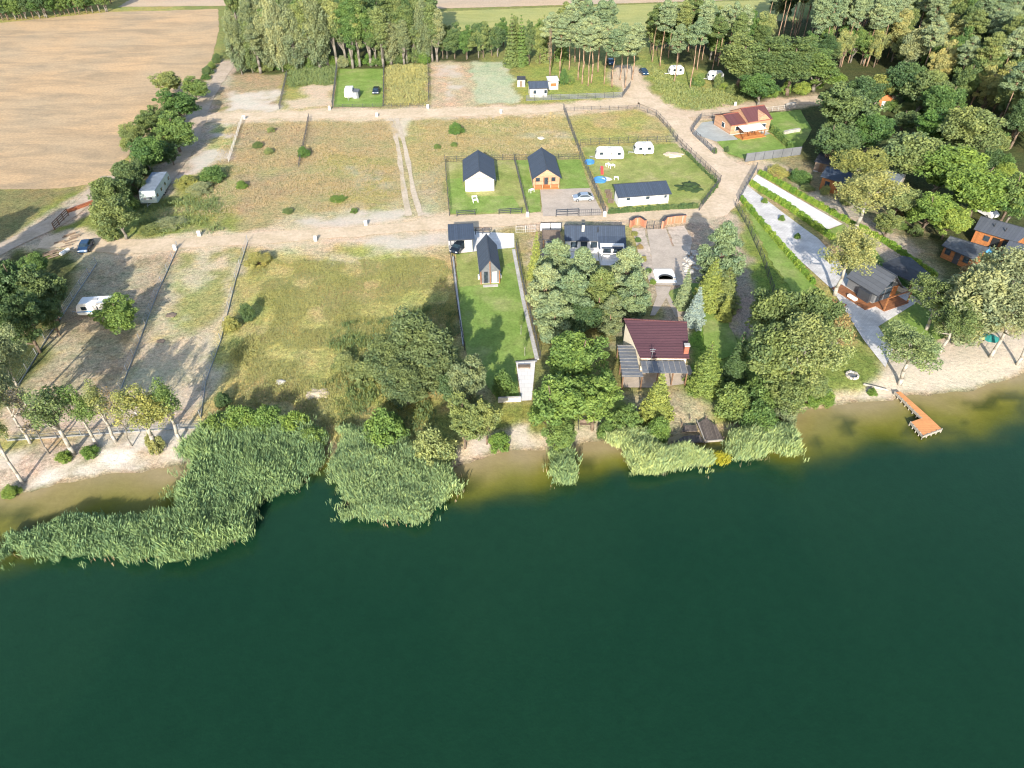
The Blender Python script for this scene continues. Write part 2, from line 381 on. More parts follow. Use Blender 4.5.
# central meadow
paint([(250, 243), (452, 225), (470, 440), (330, 445), (205, 430), (215, 340)], (.43, .375, .14), 1.5)
paint([(250, 243), (452, 225), (470, 440), (330, 445), (205, 430)], (.33, .335, .105), 1.5, .8, 1, (7, .5, 75))
paint([(250, 243), (452, 225), (470, 440), (330, 445), (205, 430)], (.44, .33, .17), 1.5, .7, 1, (5, .56, 76))
paint([(330, 330), (460, 300), (470, 440), (340, 440)], (.22, .26, .065), 3, .7, 1, (4, .45, 77))
paint([(325, 385), (340, 385), (362, 415), (340, 440), (322, 420)], (.42, .40, .12), 1.5, .6)
# sandy middle crossroads
paint([(285, 215), (420, 200), (452, 222), (450, 254), (330, 262), (262, 250), (230, 245)], (.50, .415, .285), 2, .75, 1.2, (4, .4, 78))
paint([(300, 222), (420, 205), (450, 222), (450, 245), (400, 252), (320, 238)], PALE, 1.5, .9, 1.2)
# inside the settlement
paint([(527, 240), (560, 238), (565, 262), (545, 275), (530, 270)], (.45, .36, .25), 1)
paint([(545, 250), (650, 250), (640, 300), (620, 440), (545, 440), (530, 370)], (.20, .20, .075), 1.5); paint([(600, 290), (630, 290), (626, 350), (600, 350)], (.40, .34, .25), 1.2, .8, 1, (2.5, .45, 79))
paint([(643, 222), (735, 215), (760, 330), (720, 345), (660, 330)], (.40, .32, .24), 1); paint([(720, 260), (752, 250), (770, 320), (735, 345)], (.30, .24, .20), 1, .8)
paint([(735, 205), (745, 195), (815, 290), (860, 400), (790, 420), (720, 420), (715, 340), (760, 330)], (.18, .235, .055), 1.2)
paint([(736, 205), (752, 212), (765, 245), (745, 245)], (.36, .31, .15), 1.5, .9, 1, (4, .42, 80))
paint([(600, 400), (720, 390), (720, 440), (600, 440)], (.40, .33, .23), 1.5, .8); paint([(690, 315), (720, 310), (725, 400), (690, 400)], (.15, .24, .045), 1)
paint([(500, 400), (620, 400), (620, 450), (480, 460)], (.22, .25, .065), 1.2)
paint([(765, 165), (800, 155), (930, 235), (960, 300), (930, 300), (845, 230)], (.26, .23, .13), 1.5)
paint([(795, 182), (850, 205), (900, 238), (960, 300), (930, 300), (880, 255), (835, 225)], (.42, .36, .28), 1.2)
paint([(845, 225), (880, 255), (930, 295), (910, 300), (870, 270), (840, 236)], (.10, .17, .04), 1)
paint([(880, 322), (912, 300), (968, 336), (935, 345), (893, 350)], VIV, 1)
paint([(862, 340), (890, 375), (900, 400), (800, 415), (790, 380)], (.19, .24, .065), 1.5); paint([(800, 395), (880, 385), (880, 410), (800, 415)], (.34, .34, .12), 1.5, .8, 1, (3, .5, 81))
paint([(660, 140), (676, 143), (715, 182), (690, 205), (660, 195)], MEAD, 1.5)
# roads worn into the ground
def road_tint(px, w, c=SAND): paint_line(px, c, w, 1.4)
ROADS = [
    ([(190, 120), (235, 117), (300, 115), (400, 114), (480, 112), (560, 109), (615, 104), (640, 99), (652, 104)], 6.6, (.60, .505, .39)),
    ([(40, 243), (75, 240), (100, 246), (140, 247), (190, 243), (250, 239), (330, 234), (400, 228), (450, 222), (520, 219), (600, 216), (660, 215), (700, 211)], 5.4, (.58, .485, .37)),
    ([(627, 70), (630, 84), (640, 96), (660, 108), (682, 124), (700, 146), (720, 163), (736, 176), (728, 194), (712, 208), (698, 214)], 7.4, (.60, .505, .40)),
    ([(666, 112), (692, 116), (722, 111), (760, 107), (800, 101), (828, 99)], 6.0, (.56, .46, .36)),
    ([(722, 165), (745, 171), (768, 168)], 5.0, (.56, .47, .37)),
    ([(229, 62), (220, 78), (206, 96), (196, 118), (186, 148), (170, 172), (150, 196)], 5.2, (.47, .40, .33)),
    ([(112, 176), (97, 192), (74, 212), (40, 230), (0, 250), (-60, 276), (-150, 310)], 4.6, (.47, .40, .33)),
]
ROADS = [(px, w, tuple(k * q for k, q in zip(c, (.98, .93, .86)))) for px, w, c in ROADS]
for px, w, c in ROADS: road_tint(px, w + 2.2, [k * .96 for k in c])
paint_line([(403, 150), (408, 190), (416, 214)], (.40, .34, .19), 3.6, 1.0, .8)
paint_line([(388, 116), (397, 124), (400, 135)], (.58, .5, .38), 3, 1, .9, .4); paint_line([(412, 114), (402, 124), (400, 135)], (.58, .5, .38), 3, 1, .9, .4)
# beaches and wet margins follow the shoreline
sd = shore_d(gx, gy)
bx0, bx1 = G(190, 470).x, G(-80, 500).x
m = sstep(gx, bx1 - 30, bx1 - 29) * sstep(-gx, -bx0 - 1, -bx0 + 2) * sstep(-sd, -8.5 + 0, -5.5) ; lay(m, (.44, .365, .28))
m = m * patch_mask(3.2, .56, 83); lay(m, (.60, .54, .465))
for a_, b_, w_ in ((452, 606, 3.2), (796, 895, 2.6)):
    m = sstep(gx, G(a_, 450).x - 1, G(a_, 450).x + 1) * sstep(-gx, -G(b_, 440).x - 1, -G(b_, 440).x + 1) * sstep(-sd, -w_ - 1, -w_ + 1); lay(m, (.52, .44, .32))
for pp in ([(470, 437), (492, 435), (494, 455), (468, 460)], [(514, 427), (534, 424), (545, 445), (520, 452)], [(850, 393), (880, 388), (895, 398), (850, 404)], [(150 / 1, 440), (175, 438), (185, 460), (160, 466)]):
    paint(pp, (.56, .49, .41), 1.0, .95)
for pp in ([(100, 450), (112, 447), (128, 452), (130, 461), (112, 466), (102, 460)], [(38, 472), (52, 468), (62, 474), (58, 483), (44, 488), (37, 482)]): paint(pp, (.68, .62, .54), .5, 1, .4)
paint([(858, 405), (872, 385), (893, 352), (935, 341), (966, 335), (1000, 335), (1060, 330), (1060, 370), (1008, 381), (985, 388), (940, 394), (895, 403)], BEACH, 1.0, 1, .6)
lay(sstep(-sd, -1.3, -.4) * (sd > -.6), (.36, .29, .19))
lay((sd < 0.05).astype(float), (.16, .14, .06))

def terrain_mat():
    m, nt, b = new_mat('ground_cover')
    at = nt.nodes.new('ShaderNodeAttribute'); at.attribute_name = 'Col'
    v = gcoord(nt)
    n1 = noise(nt, 1.7, 9, .78, v); n2 = noise(nt, .45, 6, .7, v); n3 = noise(nt, .11, 4, .6, v); n4 = noise(nt, 4.5, 4, .8, v)
    r1 = ramp(nt, n1.outputs['Fac'], [(.36, g3(.5)), (.49, g3(1.0)), (.64, g3(1.42))])
    r2 = ramp(nt, n2.outputs['Fac'], [(.36, (.74, .82, .76)), (.5, (1, 1, 1)), (.64, (1.18, 1.08, .98))])
    r3 = ramp(nt, n3.outputs['Fac'], [(.35, (.92, 1.03, .95)), (.65, (1.08, .98, 1.0))])
    r4 = ramp(nt, n4.outputs['Fac'], [(.36, g3(.62)), (.64, g3(1.3))])
    x = at.outputs['Color']; am = nt.nodes.new('ShaderNodeAttribute'); am.attribute_name = 'amt'
    for r in (r1, r2, r3, r4): x = mixc(nt, x, r.outputs['Color'], am.outputs['Fac'], 'MULTIPLY')
    lnk(nt, x, b.inputs['Base Color']); b.inputs['Roughness'].default_value = .95; b.inputs['Specular IOR Level'].default_value = .08
    bump(nt, b, n1.outputs['Fac'], .7, .25)
    return m
def grid_faces(nx, ny):
    i = np.arange(ny - 1)[:, None] * nx + np.arange(nx - 1)[None, :]
    return np.stack([i, i + 1, i + nx + 1, i + nx], -1).reshape(-1, 4)
gzv = gz(gx, gy) + (vn(gx, gy, 2.2, 90) - .5) * .10 * (sd > 1)
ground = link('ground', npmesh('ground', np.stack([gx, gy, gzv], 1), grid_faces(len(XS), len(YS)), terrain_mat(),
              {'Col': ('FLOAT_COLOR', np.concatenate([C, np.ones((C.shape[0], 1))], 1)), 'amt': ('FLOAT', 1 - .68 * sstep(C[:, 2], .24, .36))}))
props(ground, kind='structure')

# ---- the lake: water colour follows the depth
WX = axis([(-3000, -700, 400), (-700, -150, 30), (-150, 160, 1.0), (160, 700, 30), (700, 3000, 400)])
WY = axis([(-3000, -300, 300), (-300, 0, 20), (0, 110, 1.0), (110, 170, 4)])
WXX, WYY = np.meshgrid(WX, WY); wxv, wyv = WXX.ravel(), WYY.ravel()
kx = np.interp(wxv, [G(x, 470).x for x in (-200, 170, 215, 440, 480, 600, 640, 760, 800, 1100)], [1.0, 1.0, .5, .5, .78, .7, .45, .45, .85, .85])
wd = -shore_d(wxv, wyv) / kx + (vn(wxv, wyv, 6, 101) - .5) * 3.5 + (vn(wxv, wyv, 2.5, 102) - .5) * 1.2
stops = [(-5, (.33, .26, .15)), (.3, (.30, .24, .13)), (2.5, (.235, .20, .075)), (5.2, (.165, .158, .03)), (8.0, (.095, .105, .017)), (10, (.028, .052, .017)), (12.5, (.0090, .038, .0185)), (40, (.0062, .0325, .0158)), (400, (.0056, .030, .0145))]
WC = np.stack([np.interp(wd, [s[0] for s in stops], [s[1][k] for s in stops]) for k in range(3)], 1)
wk = sstep(vn(wxv, wyv, 5, 111) * .6 + vn(wxv, wyv, 1.8, 112) * .4, .58, .72) * sstep(-wd, -12, -5) * sstep(wd, 2, 4) * .75
WC = WC * (1 - wk[:, None]) + np.array([.03, .045, .015]) * wk[:, None]
def water_mat():
    m, nt, b = new_mat('lake_water')
    at = nt.nodes.new('ShaderNodeAttribute'); at.attribute_name = 'Col'
    v = gcoord(nt)
    n1 = noise(nt, .9, 5, .65, v, .4); n2 = noise(nt, .05, 4, .6, v); n3 = noise(nt, 2.6, 3, .6, v)
    r1 = ramp(nt, n1.outputs['Fac'], [(.3, g3(.92)), (.7, g3(1.07))]); r2 = ramp(nt, n2.outputs['Fac'], [(.3, (.94, .96, .97)), (.7, (1.05, 1.03, 1.01))])
    x = mixc(nt, at.outputs['Color'], r1.outputs['Color'], 1, 'MULTIPLY'); x = mixc(nt, x, r2.outputs['Color'], 1, 'MULTIPLY')
    lnk(nt, x, b.inputs['Base Color']); b.inputs['Roughness'].default_value = .12; b.inputs['IOR'].default_value = 1.33; b.inputs['Specular IOR Level'].default_value = .38
    bump(nt, b, n3.outputs['Fac'], .22, .12)
    return m
water = link('water', npmesh('water', np.stack([wxv, wyv, np.full(wxv.size, WATER_Z)], 1), grid_faces(len(WX), len(WY)), water_mat(),
             {'Col': ('FLOAT_COLOR', np.concatenate([WC, np.ones((WC.shape[0], 1))], 1))}))
props(water, kind='structure')

# ---- flat sheets: fields, roads, lawns, paving
def refine(pts, st=1.0, jit=.12):
    out = []
    n = len(pts)
    for i in range(n):
        a, b = Vector(pts[i][:2]), Vector(pts[(i + 1) % n][:2]); k = max(1, int((b - a).length / st))
        d = (b - a); nn = Vector((-d.y, d.x)).normalized() if d.length else Vector((0, 0))
        for j in range(k):
            out.append(a + d * j / k + nn * random.uniform(-jit, jit))
    return out
def sheet(name, px, mat, z=.03, jit=.1, st=1.0, kind='structure', ground_pts=None):
    pts = refine(ground_pts or [G(x, y) for x, y in px], st, jit)
    bm = bmesh.new(); vs = [bm.verts.new((p.x, p.y, gzf(p.x, p.y) + .06 + z)) for p in pts]
    f = bm.faces.new(vs); bmesh.ops.triangulate(bm, faces=[f]); bmesh.ops.recalc_face_normals(bm, faces=bm.faces)
    if sum(f.normal.z for f in bm.faces) < 0: bmesh.ops.reverse_faces(bm, faces=bm.faces)
    me = bpy.data.meshes.new(name); bm.to_mesh(me); bm.free(); me.materials.append(mat)
    return props(link(name, me), kind=kind)
def field_mat(name, c, c2, angle, per, s=.3):
    m, nt, b = new_mat(name); v = gcoord(nt)
    mp = nt.nodes.new('ShaderNodeMapping'); mp.inputs['Rotation'].default_value = (0, 0, R(angle)); mp.inputs['Scale'].default_value = (.3, 1, 1); lnk(nt, v, mp.inputs['Vector'])
    n1 = noise(nt, s * .55, 7, .72, mp.outputs[0], .6); n2 = noise(nt, 1.6, 8, .75, v); n3 = noise(nt, .045, 4, .6, v)
    r1 = ramp(nt, n1.outputs['Fac'], [(.36, c2), (.56, c)]); r2 = ramp(nt, n2.outputs['Fac'], [(.36, g3(.8)), (.64, g3(1.15))]); r3 = ramp(nt, n3.outputs['Fac'], [(.35, (.9, .93, .95)), (.65, (1.06, 1.0, .92))])
    x = mixc(nt, r1.outputs['Color'], r2.outputs['Color'], 1, 'MULTIPLY'); x = mixc(nt, x, r3.outputs['Color'], 1, 'MULTIPLY')
    lnk(nt, x, b.inputs['Base Color']); b.inputs['Roughness'].default_value = .95; bump(nt, b, n2.outputs['Fac'], .5, .2)
    return m
FIELD = field_mat('stubble', (.49, .345, .20), (.33, .245, .15), -4, 3)
FIELD2 = field_mat('far_stubble', (.50, .38, .265), (.44, .34, .235), -4, 3); GFIELD = field_mat('green_crop', (.36, .36, .12), (.27, .30, .085), -3, 3)
sheet('stubble_field', [(-400, 40), (0, 23), (110, 12), (160, 11), (218, 9), (219, 30), (212, 60), (197, 82), (170, 110), (120, 165), (108, 182), (60, 189), (0, 190), (-300, 200)], FIELD, .0, .25)
sheet('far_field', [(118, 7), (150, -12), (300, -20), (800, -20), (800, -2), (640, 3), (430, 9), (300, 12), (222, 6)], FIELD2, .0, .3)
sheet('crop_field', [(425, 12), (640, 4.5), (800, -1), (800, 20), (690, 28), (560, 34), (430, 36)], GFIELD, .0, .3)
RD = {}
def road_mat(c):
    k = tuple(c)
    if k not in RD:
        m, nt, b = new_mat('sandy_road'); v = gcoord(nt)
        n1 = noise(nt, 1.3, 8, .72, v); n2 = noise(nt, .22, 5, .6, v)
        r1 = ramp(nt, n1.outputs['Fac'], [(.36, g3(.84)), (.62, g3(1.1))]); r2 = ramp(nt, n2.outputs['Fac'], [(.38, (.88, .87, .82)), (.58, (1.04, 1.03, 1.02))])
        x = mixc(nt, c, r1.outputs['Color'], 1, 'MULTIPLY'); x = mixc(nt, x, r2.outputs['Color'], 1, 'MULTIPLY')
        lnk(nt, x, b.inputs['Base Color']); b.inputs['Roughness'].default_value = .95; bump(nt, b, n1.outputs['Fac'], .4, .08); RD[k] = m
    return RD[k]
def smooth(pts, it=2):
    for _ in range(it):
        q = [pts[0]]
        for a, b in zip(pts[:-1], pts[1:]): q += [a * .75 + b * .25, a * .25 + b * .75]
        pts = q + [pts[-1]]
    return pts
def strip(name, px, w, mat, z, jit=.3, ws=None):
    P = smooth([Vector(G(x, y)[:2]) for x, y in px]); L, Q = [], []
    for i, p in enumerate(P):
        d = (P[min(i + 1, len(P) - 1)] - P[max(i - 1, 0)]).normalized(); n = Vector((-d.y, d.x))
        h = w / 2 + (vn(p.x, p.y, 5, 120) - .5) * w * .25
        L.append(p + n * (h + random.uniform(-jit, jit))); Q.append(p - n * (h + random.uniform(-jit, jit)))
    vs = [(p.x, p.y, gzf(p.x, p.y) + .06 + z) for p in L + Q]; n = len(P)
    me = bpy.data.meshes.new(name); me.from_pydata(vs, [], [(n + i, n + i + 1, i + 1, i) for i in range(n - 1)]); me.update(); me.materials.append(mat)
    return props(link(name, me), kind='structure')
for i, (px, w, c) in enumerate(ROADS): strip('dirt_road', px, w * .86, road_mat(c), .010 + .005 * i)
for k_, dx in enumerate((-4.6, 4.6)):
    strip('wheel_track', [(392 + dx * .6, 114), (399 + dx * .7, 135), (404 + dx * .85, 160), (408 + dx, 188), (415 + dx * 1.3, 216)], 1.05, road_mat((.51, .43, .33)), .004 + .004 * k_, .12)
# lawns
L_ = M['lawn']; L2 = M['lawn2']
sheet('lawn', [(445.5, 163), (514, 160.5), (527, 214), (450, 215)], L2, .045)
sheet('lawn', [(468, 197), (512, 196), (524, 212), (451, 213.5), (447, 180), (461, 178)], L_, .052, .3)
sheet('lawn', [(515.5, 160.5), (580, 160), (590, 189), (560, 190), (540, 192), (541, 212), (529, 213.5)], L_, .045)
sheet('lawn', [(582, 148), (676, 144), (718, 183), (698, 209), (610, 212)], L2, .045)
sheet('lawn', [(338.5, 69), (383, 69), (382.5, 107), (333.5, 107.5)], L_, .045)
sheet('lawn', [(456, 255), (514, 247), (535, 358), (516, 362), (519, 400), (498, 400), (467, 360), (459, 300)], L_, .045)
sheet('lawn', [(456, 256), (514, 248), (517, 262), (503, 266), (500, 284), (480, 286), (460, 288), (458, 270)], L2, .052, .3)
sheet('lawn', [(716, 141), (760, 137), (770, 134), (790, 151), (747, 160), (728, 154)], L_, .045)
sheet('lawn', [(765, 114), (800, 110), (812, 130), (800, 150), (792, 148), (768, 125)], L_, .05)
sheet('lawn', [(667, 293), (690, 283), (700, 284), (690, 312), (676, 312)], L_, .045)
sheet('lawn', [(702, 312), (722, 312), (742, 352), (720, 360), (704, 345)], L_, .045)
sheet('lawn', [(746, 208), (752, 206), (815, 286), (850, 330), (820, 330), (770, 260)], L_, .045, .3)
sheet('lawn', [(880, 325), (905, 308), (922, 302), (966, 333), (935, 341), (895, 349)], L_, .045)
sheet('lawn', [(826, 231), (843, 225), (872, 246), (884, 262), (860, 262)], L_, .045)
# paving
sheet('driveway', [(540, 190), (590, 188.5), (602, 213), (600, 216), (543, 217)], M['pave_sand'], .06, .02, 3)
sheet('forecourt', [(474, 232), (514, 234), (514.5, 248), (474, 252), (457, 254), (449, 250), (448, 240)], M['pave_white'], .06, .02, 3)
sheet('paved_yard', [(647, 230), (666, 229), (672, 247), (688, 246), (686, 286), (656, 286)], M['pave_sand'], .06, .02, 3)
sheet('sand_yard', [(667, 228), (684, 226), (692, 240), (690, 254), (676, 251)], M['gravel'], .052, .2)
sheet('patio', [(693, 134), (702, 123), (722, 120), (727, 131), (738, 140), (716, 142)], M['pave_green'], .06, .02, 3)
sheet('patio', [(764, 131), (770, 134), (760, 137), (755, 137)], M['pave_green'], .065, .02, 3)
sheet('parking_terrace', [(756.5, 175), (751, 181.5), (823.5, 231.5), (842.5, 224.5)], M['pave_white'], .06, .02, 3)
sheet('paved_path', [(747, 186), (742, 195.5), (760, 219), (790, 252), (832, 290), (863, 340), (885, 368), (893, 350), (878, 327), (866, 306), (850, 280), (836, 258), (818, 239), (800, 226)], M['pave_grey'], .06, .02, 3)
sheet('paved_path', [(866, 306), (878, 327), (918, 302), (905, 292), (877, 302)], M['pave_grey'], .066, .02, 3)
sheet('garden_path', [(655, 287), (671, 287), (668, 296), (655, 316), (650, 316), (657, 296)], M['pave_sand'], .062, .05, 3)
sheet('garden_path', [(665, 296), (668, 294), (681, 317), (676, 318)], M['pave_sand'], .066, .05, 3)
sheet('terrace', [(622, 350), (690, 366), (697, 383), (655, 388), (624, 388), (620, 372)], M['pave_sand'], .05, .05, 3)
sheet('concrete_pad', [(516, 362.5), (535.5, 361), (531.5, 401), (521.5, 401.5)], M['pave_white'], .08, .02, 3)
sheet('garden_bed', [(632, 228), (644, 229), (658, 283), (651, 286), (640, 262)], M['gravel'], .055, .15)
# ------------------------------------------------------------------ buildings
ZB = .05
class House:
    """local frame: x along the front, y away from it, z up; origin at the front left corner"""
    def __init__(s, name, label, cat, fl, fr, back=None, depth=None, eave=2.6, group=None, rz=None, width=None):
        a = G(*fl); 
        if fr is not None:
            b = G(*fr); d = b - a; s.w = d.length; s.rz = math.atan2(d.y, d.x)
        else: s.w = width; s.rz = rz
        s.o = thing(name, label, cat, (a.x, a.y, gzf(a.x, a.y)), s.rz, group); s.a = a
        s.d = depth if depth else s.loc(G(back[0], back[1], eave)).y
    def loc(s, p):
        q = Vector(p) - s.a; c, n = math.cos(s.rz), math.sin(s.rz)
        return Vector((q.x * c + q.y * n, -q.x * n + q.y * c, q.z))
    def at(s, px, py, z=0): return s.loc(G(px, py, z))
    def add(s, name, mb, mat, bevel=0, parent=None): return mb.build(name, mat, parent or s.o, bevel)
    def box(s, name, mat, *b, bevel=0, parent=None): return s.add(name, MB().box(*b), mat, bevel, parent)
    def walls(s, mat, h, x0=0, x1=None, y0=0, y1=None, ridge=None, axis=None, base=True, name='wall'):
        x1 = s.w if x1 is None else x1; y1 = s.d if y1 is None else y1; m = MB()
        if axis == 'y':
            xm = (x0 + x1) / 2; n = [(x0, 0), (x1, 0), (x1, h), (xm, ridge), (x0, h)]
            m.add([(p, y0, z) for p, z in n] + [(p, y1, z) for p, z in n], [(0, 1, 2, 3, 4), (9, 8, 7, 6, 5)] + [(i, (i + 1) % 5, 5 + (i + 1) % 5, 5 + i) for i in range(5)])
        elif axis == 'x':
            ym = (y0 + y1) / 2; n = [(y0, 0), (y1, 0), (y1, h), (ym, ridge), (y0, h)]
            m.add([(x0, p, z) for p, z in n] + [(x1, p, z) for p, z in n], [(0, 1, 2, 3, 4), (9, 8, 7, 6, 5)] + [(i, (i + 1) % 5, 5 + (i + 1) % 5, 5 + i) for i in range(5)])
        elif axis == 'mono':
            n = [(y0, 0), (y1, 0), (y1, ridge), (y0, h)]
            m.add([(x0, p, z) for p, z in n] + [(x1, p, z) for p, z in n], [(0, 1, 2, 3), (7, 6, 5, 4)] + [(i, (i + 1) % 4, 4 + (i + 1) % 4, 4 + i) for i in range(4)])
        else: m.box(x0, y0, 0, x1, y1, h)
        w = s.add(name, m, mat)
        if base: s.box('plinth', M['concrete'], x0 - .04, y0 - .04, -.1, x1 + .04, y1 + .04, .22)
        return w
    def roof(s, mat, h, ridge, axis, x0=0, x1=None, y0=0, y1=None, ov=.35, of=None, t=.14, trim=None):
        """slopes rise from eave height h at the wall line to the ridge"""
        x1 = s.w if x1 is None else x1; y1 = s.d if y1 is None else y1; of = ov if of is None else of; m = MB(); t2 = .03
        if axis == 'y':
            xm = (x0 + x1) / 2; k = (ridge - h) / (xm - x0); ze = h - k * ov
            m.slab((x0 - ov, y0 - of, ze + t), (xm, y0 - of, ridge + t), (xm, y1 + ov, ridge + t), (x0 - ov, y1 + ov, ze + t), t - t2)
            m.slab((xm + .003, y0 - of, ridge + t), (x1 + ov, y0 - of, ze + t), (x1 + ov, y1 + ov, ze + t), (xm + .003, y1 + ov, ridge + t), t - t2)
            g = MB().tube((x0 - ov, y0 - of, ze + t * .3), (x0 - ov, y1 + ov, ze + t * .3), .07); g2 = MB().tube((x1 + ov, y0 - of, ze + t * .3), (x1 + ov, y1 + ov, ze + t * .3), .07)
            cap = MB().box(xm - .11, y0 - of, ridge + t - .05, xm + .11, y1 + ov, ridge + t + .05)
        elif axis == 'x':
            ym = (y0 + y1) / 2; k = (ridge - h) / (ym - y0); ze = h - k * ov
            m.slab((x0 - of, y0 - ov, ze + t), (x1 + of, y0 - ov, ze + t), (x1 + of, ym, ridge + t), (x0 - of, ym, ridge + t), t - t2)
            m.slab((x0 - of, ym + .003, ridge + t), (x1 + of, ym + .003, ridge + t), (x1 + of, y1 + ov, ze + t), (x0 - of, y1 + ov, ze + t), t - t2)
            g = MB().tube((x0 - of, y0 - ov, ze + t * .3), (x1 + of, y0 - ov, ze + t * .3), .07)
            cap = MB().box(x0 - of, ym - .11, ridge + t - .05, x1 + of, ym + .11, ridge + t + .05)
        else:
            k = (ridge - h) / (y1 - y0)
            m.slab((x0 - of, y0 - ov, h - k * ov + t), (x1 + of, y0 - ov, h - k * ov + t), (x1 + of, y1 + ov, ridge + k * ov + t), (x0 - of, y1 + ov, ridge + k * ov + t), t - t2)
            g = MB().tube((x0 - of, y0 - ov, h - k * ov + t * .3), (x1 + of, y0 - ov, h - k * ov + t * .3), .07)
            cap = MB().box(x0 - of, y1 + ov - .06, ridge + k * ov + t - .05, x1 + of, y1 + ov + .06, ridge + k * ov + t + .05)
        r = s.add('roof', m, mat)
        if axis == 'y': s.add('gutter', g2, trim or M['darkgrey'], parent=r)
        s.add('gutter', g, trim or M['darkgrey'], parent=r); s.add('ridge_cap', cap, trim or M['darkgrey'], parent=r)
        return r
    def window(s, x, z, w, h, y=0, side='f', frame='white', name='window'):
        """frame with a pane in front of it, on the front (f) or the left end (l) or right end (r)"""
        if side == 'f': fb = (x, y - .06, z, x + w, y + .02, z + h); pb = (x + .07, y - .075, z + .07, x + w - .07, y - .055, z + h - .07)
        elif side == 'l': fb = (-.06, x, z, .02, x + w, z + h); pb = (-.075, x + .07, z + .07, -.055, x + w - .07, z + h - .07)
        else: fb = (s.w - .02, x, z, s.w + .06, x + w, z + h); pb = (s.w + .055, x + .07, z + .07, s.w + .075, x + w - .07, z + h - .07)
        f = s.box(name, M[frame], *fb); s.box('pane', M['glass'], *pb, parent=f)
        return f
    def door(s, x, w, h, mat, y=0, z=.05, glass=False):
        d = s.box('door', mat, x, y - .06, z, x + w, y + .02, z + h)
        s.box('handle', M['steel'], x + w - .16, y - .1, z + 1.0, x + w - .1, y - .06, z + 1.12, parent=d)
        if glass: s.box('pane', M['glass'], x + .12, y - .075, z + .2, x + w - .12, y - .055, z + h - .15, parent=d)
        return d
    def post(s, x, y, h, mat, r=.08, name='post'): return s.box(name, mat, x - r, y - r, -.1, x + r, y + r, h)

class RoofHouse(House):
    """house surveyed by the four corners of its single roof slope: back left, back right, front right, front left"""
    def __init__(s, name, label, cat, corners, zf, zb, wall, roof, inset=.35, trim=None):
        z = (zb, zb, zf, zf); P = [G(x, y, k) for (x, y), k in zip(corners, z)]; a, b = P[3], P[2]; d = b - a; s.rz = math.atan2(d.y, d.x)
        s.a = Vector((a.x, a.y, 0)); s.o = thing(name, label, cat, (a.x, a.y, gzf(a.x, a.y)), s.rz); Q = [s.loc(p) for p in P]; c = sum(Q, Vector()) / 4
        In = [Vector((q.x + (c.x - q.x) / abs(c.x - q.x) * inset, q.y + (c.y - q.y) / abs(c.y - q.y) * inset, q.z - .16)) for q in Q]
        s.x0, s.x1, s.w, s.d = In[3].x, In[2].x, In[2].x, In[0].y; s.y0 = (In[2].y + In[3].y) / 2
        s.add('wall', MB().prism([(q.x, q.y) for q in In], 0, [q.z for q in In]), wall)
        r = s.add('roof', MB().slab(*[tuple(q) for q in Q], .13), roof)
        s.add('gutter', MB().tube((Q[3].x, Q[3].y - .05, Q[3].z - .12), (Q[2].x, Q[2].y - .05, Q[2].z - .12), .07), trim or M['darkgrey'], parent=r)
        s.add('ridge_cap', MB().bar(Q[0].xy, Q[1].xy, .22, Q[0].z - .1, Q[0].z + .05), trim or M['darkgrey'], parent=r)
# white-fronted gabled house
h = House('garage_house', 'white-fronted house with slate gable roof, left of the two upper lawn houses', 'house', (465.7, 192), (494.2, 191.2), back=(461.5, 160), eave=2.7)
h.walls(M['white'], 2.7, ridge=4.6, axis='y'); h.roof(M['slate_y'], 2.7, 4.6, 'y', ov=.4)
h.add('gable_boards', MB().add([(-.1, -.05, 2.72), (h.w + .1, -.05, 2.72), (h.w / 2, -.05, 4.6)], [(0, 1, 2)]), M['pinkboards'])
h.door(.5, 2.6, 2.3, M['white']); h.door(3.4, 1.9, 2.3, M['white']); h.window(1.2, 1.0, 1.2, 1.1, side='l')
# timber cabin with porch
h = House('timber_cabin', 'orange timber cabin with slate gable roof beside the sandy driveway', 'cabin', (533.7, 190), (559.2, 189.2), back=(528.6, 157), eave=2.7)
yb = 1.6
h.walls(M['woodpale'], 2.7, y0=yb, ridge=4.5, axis='y'); h.roof(M['slate_y'], 2.7, 4.5, 'y', ov=.35)
h.box('porch_floor', M['deck'], 0, 0, 0, h.w, yb, .28)
for x in (.12, h.w * .34, h.w * .66, h.w - .12): h.post(x, .12, 2.7, M['woodpale'], .09)
h.add('railing', MB().box(.1, .05, .95, h.w * .3, .12, 1.05).box(.1, .06, .3, h.w * .3, .1, .951), M['wood']); h.add('railing', MB().box(h.w * .64, .05, .95, h.w - .1, .12, 1.05).box(h.w * .64, .06, .3, h.w - .1, .1, .951), M['wood'])
h.door(h.w * .42, 1.0, 2.0, M['wood'], y=yb, z=.28, glass=True); h.window(.5, 1.1, 1.0, 1.1, y=yb, frame='woodpale'); h.window(h.w - 1.6, 1.1, 1.0, 1.1, y=yb, frame='woodpale')
h.add('gable_boards', MB().add([(-.05, -.04, 2.72), (h.w + .05, -.04, 2.72), (h.w / 2, -.04, 4.5)], [(0, 1, 2)]), M['woodpale'])
# long white outbuilding
h = House('long_outbuilding', 'long low white outbuilding with slate-grey lean-to roof', 'outbuilding', (618, 207.3), (667.8, 203.6), back=(614.3, 189), eave=2.6)
h.walls(M['white'], 2.35, ridge=3.1, axis='mono'); h.roof(M['slate'], 2.35, 3.1, 'mono', ov=.5, of=.35)
h.window(1.5, 1.3, .9, .7); h.window(5.6, 1.3, .9, .7); h.door(h.w - 2.4, 1.0, 2.05, M['lightgrey']); h.window(h.w - 1.1, 1.3, .7, .7)
